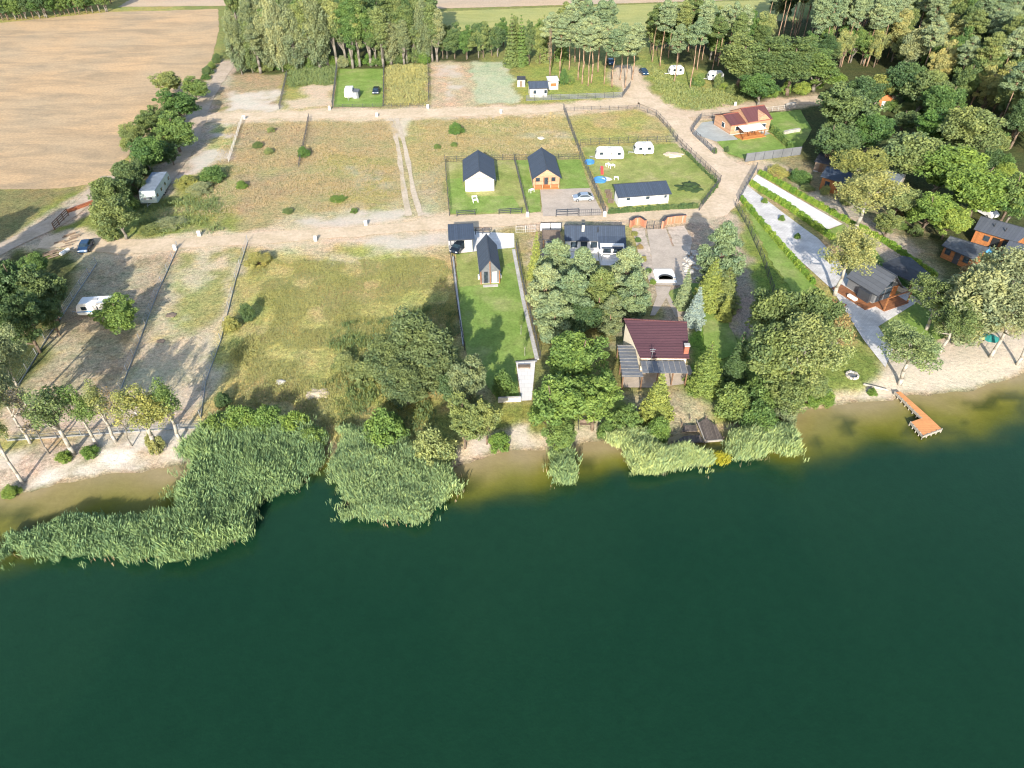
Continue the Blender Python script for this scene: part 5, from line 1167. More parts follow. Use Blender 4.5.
# (kind, crown centre in the survey picture, radius, height, leaf, label)
T = [
 # left dark wood and its neighbours
 ('oak', 12, 282, 24, 13, 'dark', 'large dark broadleaf tree at the left edge, below the shaded track'), ('oak', 42, 288, 20, 10, 'dark', 'dark broadleaf tree next to the silvery net fence, left edge, uppermost'),
 ('oak', 20, 315, 22, 11, 'dark', 'dark round tree in the middle of the left edge thicket'), ('oak', 48, 312, 13, 7, 'dark', 'small dark tree leaning over the silvery net fence at the left'),
 ('airy_a', 2, 362, 20, 13, 'grey', 'grey-green willow at the left edge below the dark thicket'), ('airy_a', 4, 400, 19, 12, 'grey', 'grey-green tree at the left edge above the sandy shore'),
 ('poplar_b', -50, 300, 13, 17, 'dark', 'tall dark tree just outside the left edge beside the thicket'), ('birch', -32, 345, 14, 15, 'olive', 'tall olive tree just outside the left edge near the willow'), ('poplar_b', -95, 262, 15, 19, 'dark', 'tall dark tree outside the left edge near the track'), ('birch', -32, 400, 17, 15, 'olive', 'slim birch outside the left edge on the shore, upper one'), ('birch', -12, 430, 14, 14, 'olive', 'slim birch at the left edge on the shore, lower one'),
 ('oak', 30, 262, 12, 6, 'green', 'small brighter tree at the top of the left thicket'),
 # birches on the left beach and beyond the frame
 ('bare_a', 26, 414, 19, 11, 'rust', 'nearly bare grey tree on the left beach, left of the yellowing birches'), ('birch', 51, 414, 19, 11, 'weed', 'slim birch with olive crown on the left beach, tallest and leftmost of the row'), ('birch', 78, 409, 14, 10, 'green', 'dark green slim tree between two yellowing birches on the left beach'),
 ('birch', 98, 406, 14, 10, 'paleyel', 'narrow yellow birch in the middle of the left beach row'), ('bare_a', 115, 410, 14, 10, 'rust', 'thin bare tree between yellow birches on the left beach'), ('birch', 140, 411, 22, 11, 'yellow', 'broad yellow birch near the lower end of the thin blue-grey fence'), ('birch', 165, 404, 16, 10, 'green', 'dark green birch at the right end of the left beach row'), ('bush', 152, 440, 9, 3.5, 'paleyel', 'pale yellow bush under the right end of the beach birches'), ('bush', 62, 455, 8, 1.6, 'lime', 'low green bush at a leaning birch foot on the left beach'), ('bush', 88, 450, 9, 1.6, 'lime', 'low green bushes in the middle of the left beach by the pale fence'),('bush', 8, 487, 9, 1.5, 'lime', 'low bush in the lower left corner of the beach'),
 ('oak', 116, 311, 20, 5.5, 'bright', 'round bright green tree leaning over the old caravan'),
 # hedge trees along the left track
 ('oak', 163, 79, 13, 8, 'olive', 'olive tree farthest up the hedge row by the stubble field'), ('oak', 193, 86, 12, 6, 'green', 'low green tree beside the upper bend of the shaded track'), ('oak', 175, 103, 17, 9, 'green', 'broad green tree in the upper part of the hedge row'), ('oak', 150, 118, 13, 8, 'olive', 'olive tree on the field side in the middle of the hedge row'), ('oak', 173, 128, 18, 9, 'green', 'broad dark green tree on the track side in the middle of the hedge row'), ('oak', 128, 135, 13, 9, 'olive', 'pale olive tree standing out into the stubble field'), ('oak', 143, 150, 16, 9, 'green', 'tall olive tree in the hedge row above the mobile home'),
 ('oak', 170, 152, 9, 5, 'dark', 'small dark tree right behind the mobile home'), ('oak', 132, 170, 15, 9, 'dark', 'dark tree left of the mobile home'), ('oak', 113, 190, 17, 8, 'olive', 'olive-green tree left of the dark tree by the mobile home'), ('oak', 116, 212, 19, 9, 'olive', 'olive rusty-tinted tree by the bend of the track, lower end of the hedge row'), ('bush', 108, 230, 11, 3.5, 'olive', 'spreading bush under the lower end of the hedge row'),
 ('bush', 186, 180, 11, 2.8, 'yellow', 'yellow-green bush just right of the mobile home'), ('bush', 212, 172, 14, 3.4, 'green', 'green bush at the pale track end right of the mobile home'), ('bush', 200, 187, 14, 2.2, 'grey', 'grey-green low thicket below the bushes near the mobile home'), ('bush', 170, 222, 16, 1.4, 'grey', 'low grey-green weeds above the sandy track, left part'), ('bush', 150, 228, 12, 1.3, 'olive', 'low olive weeds near the hedge row end above the sandy track'),
 # bushes in the meadows
 ('bush', 271, 129, 4.5, 1.3, 'weed', 'tiny bush uppermost of three in the pinkish meadow'), ('bush', 257, 144, 5.5, 1.5, 'olive', 'small bush left one of three in the pinkish meadow'), ('bush', 269, 150, 5, 1.5, 'weed', 'small bush right one of three in the pinkish meadow'), ('bush', 303, 151, 6.5, 2.6, 'bright', 'round dark green bush on the old fence line of the dry meadow'), ('bush', 241, 184, 6, 1.8, 'lime', 'lone light green bush below the pinkish meadow'), ('bush', 456, 127, 8, 3.0, 'bright', 'round green bush in the dry meadow above the white-fronted house'), ('bush', 437, 146, 4, 1.2, 'green', 'tiny left bush below the round green one'), ('bush', 454, 144, 3.5, 1.2, 'green', 'tiny right bush below the round green one'), ('bush', 339, 198, 9, .6, 'lime', 'flat bright green patch of weeds beside the pale track'), ('bush', 287, 210, 6, 1.1, 'weed', 'small olive bush above the wide sandy crossing'), ('bush', 354, 210, 4, 1.2, 'green', 'tiny bush on the sand beside the wide crossing'),
 ('bush', 258, 258, 14, 2.4, 'yellow', 'spreading yellow-green bush at the top left of the central meadow'), ('bush', 246, 310, 8, 3.5, 'dark', 'dark round bush standing for a tree shadow by the left fence of the central meadow'), ('bush', 231, 322, 9, 2.8, 'yellow', 'yellow-green bush against the net fence of the central meadow'),('bush', 222, 398, 8, 2.4, 'dark', 'dark low bush by the fence foot near the reeds'),  # the dark round bush stands in for a tree shadow
 # thicket right side of central meadow
 ('willow_a', 412, 338, 24, 12, 'thick', 'broad dark pointed tree in the central meadow thicket, uppermost'), ('willow_b', 388, 355, 22, 8, 'thick', 'dark bushy tree left in the central meadow thicket'), ('willow_a', 434, 352, 22, 11, 'thick', 'dark olive tree right in the central meadow thicket'), ('willow_b', 405, 380, 22, 7, 'thick', 'light weedy tree low in the central meadow thicket'), ('oak', 450, 385, 14, 7, 'dark', 'dark tree deep between thicket and grey poplar'), ('bush', 365, 370, 16, 3.0, 'weed', 'low weedy bush at the thicket edge of the central meadow'), ('bush', 345, 360, 14, 2.2, 'weed', 'small weedy bush in the open central meadow'),
 ('oak', 470, 378, 18, 11.5, 'grey', 'tall grey-green tree at the left side of the bright lawn'), ('oak', 486, 414, 14, 8, 'olive', 'olive tree at the lake end of the bright lawn'), ('bush', 504, 380, 12, 4.5, 'green', 'green bush inside the lake end of the bright lawn'), ('oak', 463, 415, 16, 9, 'olive', 'olive tree by the sandy spit left of the lawn'), ('bush', 500, 437, 12, 3.0, 'lime', 'light bush between the two small sandy spits'),
 ('bush', 386, 424, 22, 6, 'bright', 'round bright green willow bush behind the middle reeds'), ('bush', 432, 442, 23, 6, 'weed', 'round lighter green willow bush at the right end of the middle reeds'),
 ('bush', 216, 424, 17, 4, 'bright', 'bright green bush behind the left reeds, leftmost of five'), ('bush', 240, 416, 19, 4.6, 'bright', 'bright green bush behind the left reeds, second from the left'), ('bush', 266, 416, 19, 4.4, 'bright', 'bright green bush behind the left reeds, the middle one'), ('bush', 292, 420, 17, 4, 'lime', 'yellower green bush behind the left reeds, fourth of five'), ('bush', 312, 434, 14, 3.4, 'bright', 'bright green bush behind the left reeds, rightmost of five'),
 # centre
 ('oak', 583, 356, 29, 11, 'bright', 'big bright green tree left of the maroon-roofed house, uppermost of three'), ('oak', 550, 400, 28, 11, 'bright', 'big bright green tree by the concrete pad, left of three'), ('oak', 596, 392, 27, 10, 'bright', 'big bright green tree nearest the pergola, right of three'), ('oak', 557, 428, 16, 7, 'green', 'smaller green tree in front of the three big ones by the shore'),
 ('pine_low', 556, 262, 17, 10, 'pine', 'grey-green pine uppermost of the group behind the white house'), ('pine_low', 582, 273, 18, 11, 'pine', 'grey-green pine in the front centre of the white house'), ('pine_low', 546, 287, 17, 10, 'pine', 'grey-green pine left side of the pine group by the lawn kerb'), ('pine_low', 572, 296, 18, 11, 'pine', 'grey-green pine in the middle of the pine group'), ('pine_low', 600, 292, 17, 10, 'olive', 'yellowish pine in the pine group nearest the maroon-roofed house'), ('pine_low', 628, 270, 17, 10, 'pine', 'grey-green pine right below the white house corner'), ('pine_low', 634, 292, 14, 9, 'pine', 'grey-green pine right end of the group, above the maroon roof'), ('pine_low', 555, 312, 16, 9, 'pine', 'grey-green pine at the lower left of the pine group'), ('spruce', 536, 256, 9, 9, 'spruce', 'narrow yellow-green conifer beside the brown pavilion'), ('oak', 580, 318, 17, 7, 'dark', 'dark tree in the shade below the pine group'), ('pine_low', 611, 312, 12, 7, 'grey', 'small greyish tree left above the maroon roof'),
 ('pine_low', 722, 252, 19, 13, 'pine', 'tall blue-green pine right of the rockery'), ('spruce', 712, 283, 18, 8.5, 'spruce', 'dark green spruce below the tall pine by the rockery'), ('spruce', 727, 288, 16, 7.5, 'olive', 'yellow-green spruce right of the dark one'), ('spruce', 686, 288, 9, 7, 'pine', 'dark slim spruce standing for a cone of shade on the little lawn by the rockery'), ('spruce', 697, 306, 11, 7, 'blue', 'silvery blue spruce beside the maroon roof corner'), ('spruce', 726, 308, 8, 4.5, 'spruce', 'small yellowish spruce on the narrow lawn'),  # the slim spruce is shaped after a cone of shade on the lawn
 ('spruce', 708, 366, 19, 8, 'spruce', 'green spruce beside the red brick chimney'), ('spruce', 659, 396, 18, 8, 'spruce', 'green spruce before the pergola'), ('spruce', 739, 355, 12, 8, 'dark', 'dark narrow spruce in place of a spruce shadow on the grass right of the chimney'),  # last spruce takes the place of a dark spruce shadow on the grass
 ('oak', 785, 315, 27, 13, 'olive', 'olive broad tree in the right garden grove, uppermost left'), ('oak', 812, 320, 24, 13, 'olive', 'olive broad tree in the right garden grove by the paved path'), ('oak', 770, 347, 27, 12, 'olive', 'olive broad tree in the right garden grove, left side'), ('airy_a', 806, 352, 30, 14, 'weed', 'pale olive broad tree in the right garden grove, centre'), ('airy_a', 835, 335, 18, 9, 'rust', 'rust-tinted tree at the right flank of the garden grove'), ('oak', 790, 380, 22, 8, 'olive', 'lower olive tree in the right garden grove toward the lake'), ('oak', 815, 378, 14, 6, 'weed', 'pale small tree on the lake side of the garden grove'),
 ('bush', 735, 396, 20, 5, 'green', 'green willow bush right above the old deck'), ('bush', 765, 385, 22, 6, 'green', 'large green willow bush left part of the right reed bank'), ('bush', 762, 412, 20, 5, 'green', 'green willow bush behind the right reeds'), ('bush', 785, 408, 14, 4, 'grey', 'greyish willow bush at the right end of the reeds'), ('bush', 628, 415, 17, 5, 'green', 'green willow bush behind the reeds, left below the pergola'), ('bush', 658, 424, 13, 4.2, 'bright', 'bright willow bush left above the old deck'), ('bush', 608, 425, 10, 3.5, 'green', 'dark green bush at the left start of the reeds by the deck'), ('bush', 826, 393, 11, 2.4, 'lime', 'light bush on the bank left of the fire pit'), ('bush', 812, 397, 9, 2.0, 'lime', 'low light bush on the bank near the reeds'), ('bush', 874, 389, 5, 1.2, 'lime', 'low grassy bush at the shore end of the jetty'),
 # right side
 ('airy_a', 848, 256, 24, 12, 'paleyel', 'airy yellow-green birch with white trunk beside the paved path'), ('airy_a', 868, 195, 27, 12, 'paleyel', 'airy pale yellow tree in front of the orange boarded cabin'), ('airy_a', 858, 170, 22, 10, 'yellow', 'pale yellow-green tree right behind the boarded cabin'),
 ('airy_a', 914, 352, 27, 9, 'palegreen', 'pale feathery willow leaning beside the jetty'), ('willow_b', 975, 298, 32, 13, 'silver', 'large silvery willow below the mossy-roofed house'), ('airy_a', 1012, 285, 32, 14, 'silver', 'silvery willow at the right edge over the garden shed'), ('airy_a', 940, 300, 23, 9, 'olive', 'olive tree right of the felt-roofed shelter'), ('airy_a', 955, 322, 22, 9, 'olive', 'olive tree between shelter and sandy beach'), ('airy_a', 1013, 316, 24, 12, 'silver', 'grey-green willow above the right end of the beach'), ('oak', 980, 275, 14, 7, 'rust', 'rust-tinted small tree before the mossy-roofed house'), ('airy_a', 1040, 325, 20, 11, 'grey', 'grey-green willow cut by the right edge above the beach'),
 ('oak', 985, 182, 30, 12, 'lime', 'vivid lime green tree near the timber house'), ('oak', 945, 165, 30, 12, 'lime', 'bright green broad tree left of the vivid lime one'), ('oak', 912, 150, 28, 12, 'weed', 'light green tree behind the pale yellow airy tree'), ('oak', 930, 208, 22, 9, 'lime', 'lime tree above the shaded lane, lower left of the vivid one'), ('oak', 952, 215, 16, 8, 'lime', 'small lime tree beside the mossy roof'), ('oak', 902, 195, 18, 8, 'weed', 'rusty olive tree by the shaded lane'), ('oak', 890, 222, 13, 5, 'olive', 'low olive tree on the shaded lane side'), ('oak', 1018, 200, 16, 9, 'green', 'green tree at the right edge behind the timber house'), ('oak', 1015, 190, 20, 12, 'green', 'dark green tree at the right edge above the lime one'),
 ('oak', 846, 108, 30, 15, 'dark', 'great dark blue-green tree overhanging the far road'), ('oak', 832, 138, 22, 11, 'dark', 'dark tree below the great dark one beside the small lawn'), ('oak', 872, 130, 18, 11, 'green', 'green tree in front of the orange huts'), ('oak', 881, 84, 15, 9, 'yellow', 'yellow tree beside the orange huts'), ('oak', 978, 130, 27, 14, 'olive', 'broad olive tree right of the orange huts'), ('oak', 935, 128, 20, 10, 'bright', 'bright tree below the orange huts'), ('bush', 778, 152 + 18, 12, 2.6, 'yellow', 'yellow bush at the upper end of the shaded lane'), ('bush', 800, 175, 12, 2.6, 'green', 'green bush by the shaded lane above the thuja hedge'), ('bush', 835, 76, 12, 3, 'lime', 'bright lime bush at the foot of the leaning pines'),
 ('tall_a', 744, 60, 21, 14, 'olive', 'olive tree with tall stem at the wood edge, left above the red-roofed house'), ('tall_a', 768, 62, 24, 14, 'olive', 'broad olive tree right above the red-roofed house'), ('tall_a', 795, 62, 22, 14, 'olive', 'olive tree at the wood edge next to the leaning pines'), ('oak', 762, 84, 16, 9, 'green', 'small green tree overhanging the road behind the red-roofed house'), ('full_a', 820, 66, 18, 11, 'green', 'small green tree below the leaning pine trunks'),
]
for k, cx, cy, r, hh, lf, lab in T:
    b = {'oak': None}.get(k)
    at_crown(pick(k), cx, cy, r, hh, lf, lab, frac=.5 if k in ('bush', 'spruce') else .62, name=NM.get(k, 'tree'), cat='bush' if k == 'bush' else 'tree')
for x, y, d in ((-111, 102, 'farthest left'), (-102, 100, 'middle'), (-93, 99, 'nearest the track')): plant(pick('oak'), x, y, 18, 10, 'dark', 'tall dark tree outside the left edge shading the track, ' + d, name='broadleaf_tree')
# upper belt of poplars and willows, dense rows
random.seed(31)
def row(kinds, line, n, hr, leafs, wr, name, label, group, jit=1.2):
    P = [G(*p) for p in line]
    for i in range(n):
        f = (i + .5) / n * (len(P) - 1); j = min(int(f), len(P) - 2); p = P[j].lerp(P[j + 1], f - j)
        k = random.choice(kinds); h_ = random.uniform(*hr)
        plant(k, p.x + random.uniform(-jit, jit), p.y + random.uniform(-jit, jit), h_, random.uniform(*wr), random.choice(leafs), label, group=group, name=name)
row(('willow_a', 'poplar_a'), [(236, 74), (300, 70), (330, 68)], 13, (13, 22), ('grey', 'grey', 'olive', 'silver', 'weed'), (5.5, 8.5), 'poplar_tree', 'grey-green poplar in the front row at the left half of the upper belt', 'poplars in the left front of the upper belt')
row(('poplar_b', 'poplar_a'), [(334, 68), (384, 66)], 8, (17, 25), ('olive', 'weed', 'green'), (5.5, 8), 'poplar_tree', 'tall olive poplar with pale stem behind the small upper lawn', 'poplars behind the small upper lawn')
row(('willow_a', 'poplar_a'), [(386, 65), (440, 61)], 9, (12, 19), ('silver', 'grey', 'weed', 'olive'), (5.5, 7.5), 'willow_tree', 'silvery willow behind the weedy upper plot', 'willows behind the weedy upper plot')
row(('full_a', 'poplar_b', 'poplar_a'), [(250, 58), (330, 50), (440, 46)], 20, (17, 23), ('grey', 'olive', 'green', 'dark'), (6.5, 9), 'poplar_tree', 'tall tree in the back rows of the upper left belt', 'back rows of the upper belt')
row(('full_a', 'poplar_a', 'poplar_b'), [(240, 42), (330, 34), (430, 34)], 16, (17, 22), ('grey', 'olive', 'dark'), (6.5, 9), 'poplar_tree', 'tall tree in the back rows of the upper left belt', 'back rows of the upper belt', 2.5)
row(BU, [(262, 70), (335, 66), (425, 62)], 26, (3, 6), ('olive', 'lime', 'green', 'grey'), (3.5, 5.5), 'bush', 'undergrowth bush along the foot of the upper left belt', 'undergrowth at the foot of the belt')
row(('oak_b', 'oak_c'), [(440, 60), (500, 56)], 9, (8, 12), ('green', 'olive', 'dark', 'weed'), (4.5, 6.5), 'broadleaf_tree', 'green tree behind the pale grass plot', 'trees behind the pale grass plot')
row(('oak_a', 'oak_c', 'oak_b'), [(445, 48), (545, 46)], 9, (7, 9.5), ('olive', 'green', 'dark'), (5, 6.5), 'broadleaf_tree', 'tree in the second row behind the pale grass plot', 'second row behind the pale grass plot', 2)
for i, (x, y, h_) in enumerate([(550, 76, 17), (560, 79, 16), (578, 80, 16), (582, 84, 17), (588, 86, 18), (591, 83, 17), (604, 84, 16), (612, 87, 15), (569, 70, 18), (598, 72, 19), (584, 68, 19), (575, 62, 19), (606, 66, 18), (620, 80, 15), (625, 88, 14), (632, 80, 15)]):
    p = G(x, y); plant(PN[i % 2], p.x, p.y, h_, random.uniform(4.8, 6.2), 'pine', 'tall pine with bare stem in the grove on the upper lawn', group='pines on the upper lawn', name='pine_tree')
row(('oak_b', 'pine_a', 'spruce_b'), [(505, 66), (545, 62), (570, 58)], 14, (11, 16), ('olive', 'olive', 'green', 'dark'), (4.5, 6), 'broadleaf_tree', 'olive-brown tree behind the cream bungalow', 'trees behind the cream bungalow', 2)
p = G(549, 80); plant('bare_a', p.x, p.y, 14, 2.2, 'rust', 'dead bare pole-like tree behind the kiosk', name='bare_tree')
row(BU, [(562, 84), (574, 84)], 2, (3, 5), ('green', 'olive'), (2.5, 4), 'bush', 'green bush right of the kiosk under the pines', 'bushes by the kiosk', .4)
# wood at the upper right
for i, (x, y) in enumerate([(652, 62), (660, 66), (668, 58), (678, 62), (690, 88), (697, 70), (712, 72), (718, 66), (725, 70), (732, 74), (702, 60), (736, 66), (688, 52), (674, 82)]):
    p = G(x, y); plant(PN[i % 2], p.x, p.y, random.uniform(15, 19), random.uniform(4, 5.5), ('pine', 'olive')[i % 3 == 0], 'slender pine around the right caravans and their wood edge', group='pines by the right caravans', name='pine_tree')
row(('oak_a', 'oak_b'), [(650, 52), (690, 48), (730, 50)], 16, (10, 15), ('olive', 'green', 'dark', 'olive'), (6, 8.5), 'broadleaf_tree', 'broadleaf tree behind the right caravans', 'trees behind the right caravans', 2)
for i in range(34):
    x = random.uniform(800, 868); y = 44 + random.uniform(0, 30) - (x - 800) * .06; p = G(x, y)
    plant(PN[i % 2], p.x, p.y, random.uniform(19, 23), random.uniform(4.2, 5.6), 'pine', 'tall bare-stemmed pine in the leaning stand above the far road', group='leaning pine stand', name='pine_tree')
WOOD = [(860, 20), (1060, 18), (1110, 130), (1030, 165), (960, 118), (905, 80), (865, 70)]
Wp = [G(*p) for p in WOOD]; xs = [p.x for p in Wp]; ys = [p.y for p in Wp]; done = []
while len(done) < 195:
    x, y = random.uniform(min(xs), max(xs)), random.uniform(min(ys), max(ys))
    if sdist(Wp, np.array([x]), np.array([y]))[0] < 0 or any((x - a) ** 2 + (y - b) ** 2 < 9 for a, b in done): continue
    if (x - G(895, 105).x) ** 2 + (y - G(895, 105).y) ** 2 < 90: continue
    done.append((x, y)); q = random.random()
    if q < .3: plant(random.choice(PN), x, y, random.uniform(16, 21), random.uniform(4.6, 6.2), random.choice(('pine', 'pine', 'olive')), 'tall pine in the dense upper right wood', group='pines of the upper right wood', name='pine_tree')
    else: plant(random.choice(OK + ('tall_a', 'full_a')), x, y, random.uniform(11, 17), random.uniform(7, 10), random.choice(('olive', 'dark', 'green', 'weed', 'grey', 'olive', 'paleyel')), 'broadleaf tree in the dense upper right wood', group='broadleaf trees of the upper right wood', name='broadleaf_tree')
row(('oak_a', 'oak_b', 'pine_a'), [(770, 26), (840, 20), (900, 10)], 14, (14, 19), ('dark', 'olive', 'pine'), (7, 10), 'broadleaf_tree', 'tree in the far row at the top of the upper right wood', 'far row of the upper right wood', 3)
row(('pine_a', 'pine_b', 'oak_c'), [(770, 40), (800, 36), (850, 30)], 12, (16, 21), ('pine', 'olive'), (5, 6.5), 'pine_tree', 'pine in the second row behind the leaning stand', 'second row behind the leaning pines', 3)
# dark wood at the far top left
row(('full_a', 'oak_b'), [(-20, 22), (40, 18), (112, 11)], 26, (8, 11), ('dark', 'green', 'dark'), (6, 8), 'broadleaf_tree', 'dark tree in the wood at the far upper left corner', 'far upper left wood', 1)
row(('oak_a', 'oak_b'), [(-30, 13), (40, 9), (112, 3)], 14, (9, 13), ('dark', 'green', 'olive'), (7, 10), 'broadleaf_tree', 'dark tree in the back of the far upper left wood', 'back of the far upper left wood', 2)
row(BU, [(180, 100), (168, 130), (150, 160), (128, 190), (112, 224)], 16, (2.5, 4.5), ('green', 'olive', 'dark'), (4, 6), 'bush', 'bush filling the hedge row along the left track', 'bushes in the hedge row', 1.6)
row(BU, [(219, 56), (212, 68), (205, 82)], 5, (1.5, 2.6), ('green', 'dark'), (2.5, 4), 'bush', 'low bush in the strip between stubble field and shaded track', 'bushes along the stubble edge', .5)
for x, y, r_, h_, lf, d in [(862, 92, 16, 11, 'dark', 'left of the yellow tree'), (900, 78, 18, 13, 'dark', 'just above the two orange huts'), (925, 88, 18, 13, 'olive', 'up right of the two orange huts'), (950, 100, 20, 13, 'green', 'right of the right orange hut'), (905, 118, 12, 7, 'dark', 'partly before the two orange huts')]: at_crown(pick('oak'), x, y, r_, h_, lf, 'tree in the wood ' + d, name='broadleaf_tree')
row(('full_a', 'tall_a', 'oak_a'), [(800, 74), (840, 66), (870, 62)], 9, (9, 13), ('olive', 'green', 'dark', 'weed'), (6, 8), 'broadleaf_tree', 'broadleaf tree growing under the leaning pines', 'broadleaf trees under the leaning pines', 2)
row(('full_a', 'oak_b', 'tall_a'), [(700, 62), (740, 58), (770, 56)], 8, (11, 15), ('olive', 'green', 'weed', 'dark'), (6, 8), 'broadleaf_tree', 'leafy tree behind the wood edge above the red-roofed house', 'trees behind the wood edge', 2)
row(BU, [(872, 108), (930, 112), (1000, 150), (1030, 200)], 22, (2, 5), ('green', 'olive', 'dark', 'lime'), (4, 7), 'bush', 'undergrowth bush in the upper right wood', 'undergrowth of the upper right wood', 6)
row(BU, [(690, 84), (735, 92), (770, 98), (825, 88)], 14, (2, 4.5), ('green', 'olive', 'lime'), (3, 5.5), 'bush', 'undergrowth bush at the wood edge above the far road', 'undergrowth above the far road', 1.5)
row(BU, [(765, 172), (800, 182), (850, 200), (890, 215), (930, 240)], 12, (1, 2.6), ('green', 'olive', 'weed', 'rust'), (2, 4), 'bush', 'scrubby bush along the shaded lane', 'scrub along the shaded lane', 2.5)
# thuja hedges: every little conifer stands alone
def thujas(line, n, hh, label, group, w=.8, leaf='thuja'):
    P = [G(*p) for p in line]; L = [(b - a).length for a, b in zip(P[:-1], P[1:])]; tot = sum(L)
    cm, tm, ph, pw = PROTO['thuja_p']
    for i in range(n):
        s = tot * (i + .5) / n; j = 0
        while s > L[j] and j < len(L) - 1: s -= L[j]; j += 1
        p = P[j].lerp(P[j + 1], s / L[j]); k = random.uniform(.85, 1.2)
        o = link('thuja', cm); o.location = (p.x + random.uniform(-.08, .08), p.y + random.uniform(-.08, .08), gzf(p.x, p.y)); o.rotation_euler = (0, 0, random.uniform(0, 6)); o.scale = (w * k / pw, w * k / pw, hh * k / ph)
        o.material_slots[0].link = 'OBJECT'; o.material_slots[0].material = LEAF[leaf]; props(o, label, 'thuja', group)
thujas([(750.5, 184.5), (790, 209.5), (834, 241)], 72, .95, 'small thuja in the row between parking terrace and paved path', 'thujas between terrace and path', .6)
thujas([(759, 173.5), (810, 202), (846, 222), (890, 246), (935, 278)], 80, .9, 'small thuja in the hedge along the far side of the parking terrace', 'thujas beyond the parking terrace', .62)
thujas([(741, 199.5), (775, 240), (813, 284)], 60, .85, 'small thuja in the hedge on the garden side of the paved path', 'thujas on the garden side of the path', .6)
thujas([(608, 213.5), (650, 210.5), (698, 207.5)], 30, .9, 'small dark thuja planted before the long white outbuilding', 'thujas before the white outbuilding', .5, 'dark')
thujas([(766.5, 126), (780, 138), (791, 149)], 24, 1.2, 'small thuja in the hedge right of the red-roofed house', 'thujas right of the red-roofed house', .9, 'green')
thujas([(682, 150), (700, 168), (718, 185), (702, 205)], 34, .7, 'small thuja inside the mesh fence by the right road', 'thujas along the right road fence', .4, 'dark')
for x, y, d in [(765, 200, 'uppermost of three'), (782, 217.5, 'the middle of three'), (798, 235.5, 'lowest of three')]: at_crown('bush_a', x, y, 3.4, 1.3, 'lime', 'round lime shrub growing in the paved path, ' + d, .5, name='shrub', cat='shrub')
for x, y, lf, d in [(635, 233, 'yellow', 'nearest the brick wall'), (640, 246, 'rust', 'second from the brick wall'), (644, 258, 'yellow', 'third from the brick wall'), (649, 270, 'green', 'fourth from the brick wall'), (653, 281, 'lime', 'at the lower end by the fireplace'), (638, 239, 'green', 'between the two nearest the brick wall')]: at_crown('bush_b', x, y, 3.6, 1.0, lf, 'flower bed shrub beside the paved yard, ' + d, .5, name='shrub', cat='shrub')
for x, y, d in [(715, 150, 'at the lower left corner of the bright lawn, right road'), (727, 148.5, 'on the bright lawn before the red-roofed house')]: at_crown('bush_a', x, y, 2.6, 1.6, 'dark', 'small dark shrub ' + d, .5, name='shrub', cat='shrub')
for x, y in ((521, 333), (525, 354)): at_crown('birch_b', x, y - 8, 2.2, 3.2, 'green', 'thin young tree on the bright lawn, ' + ('upper of two' if y < 340 else 'lower of two'), .6, name='young_tree')

# ---- blades: reeds and tall grass (nobody could count them)
def blades(name, px, dens, h, w, leaf, label, hvar=.3, lean=.35, edge=None, per=5, holes=None, droop=True, zoff=0.0, seed=1):
    """clumps of narrow leaves spread over an area; edges thin out"""
    poly = [G(x, y, 0) for x, y in px]; xs = [p.x for p in poly]; ys = [p.y for p in poly]; A = (max(xs) - min(xs)) * (max(ys) - min(ys)); n = int(A * dens)
    x = RNG.uniform(min(xs), max(xs), n); y = RNG.uniform(min(ys), max(ys), n)
    jx = (vn(x, y, 2.2, seed) - .5) * 2.4; jy = (vn(x, y, 2.2, seed + 9) - .5) * 2.4
    d = sdist(poly, x + jx, y + jy); keep = ((d > 0) & (RNG.uniform(0, 1, n) < np.clip(d / .9 + .25, 0, 1))) | ((d > -1.0) & (RNG.uniform(0, 1, n) < (.025 if 'reed' in name else 0)))
    if holes: keep &= ~((vn(x, y, holes[0], seed + 4) > holes[1]) & (RNG.uniform(0, 1, n) < .85))
    x, y, d = x[keep], y[keep], d[keep]; m = len(x); z = np.maximum(gz(x, y), WATER_Z) + zoff
    big = .6 * vn(x, y, 5, seed + 2) + .4 * vn(x, y, 1.3, seed + 3); hh = h * (1 - hvar + hvar * 2 * big) * RNG.uniform(.85, 1.15, m) * np.clip(.65 + d / 4, .65, 1)
    X = np.repeat(x, per) + RNG.normal(0, .16, m * per); Y = np.repeat(y, per) + RNG.normal(0, .16, m * per); Z = np.repeat(z, per); Hh = np.repeat(hh, per) * RNG.uniform(.7, 1.1, m * per)
    a = RNG.uniform(0, 2 * math.pi, m * per); ln = RNG.uniform(.2, 1, m * per) * lean * Hh
    wx_, wy_ = -np.sin(a) * w / 2 * RNG.uniform(.6, 1.3, m * per), np.cos(a) * w / 2
    dx, dy = np.cos(a) * ln, np.sin(a) * ln; z0 = Z + (.45 * Hh if droop else 0 * Hh)
    V = np.stack([np.stack([X - wx_ * .6, Y - wy_ * .6, z0], 1), np.stack([X + wx_ * .6, Y + wy_ * .6, z0], 1), np.stack([X + dx * .45 + wx_, Y + dy * .45 + wy_, Z + Hh * .85], 1), np.stack([X + dx, Y + dy, Z + Hh], 1)], 1).reshape(-1, 3)
    t = np.repeat(.25 + .4 * np.repeat(big, per) + np.repeat(RNG.normal(0, .14, m), per) + RNG.normal(0, .14, m * per), 4)
    me = npmesh(name, V, np.arange(4 * m * per).reshape(-1, 4), LEAF[leaf], {'tint': ('FLOAT', np.clip(t, 0, 1))})
    return props(link(name, me), label, 'reeds' if 'reed' in name else 'grass', None, 'stuff')
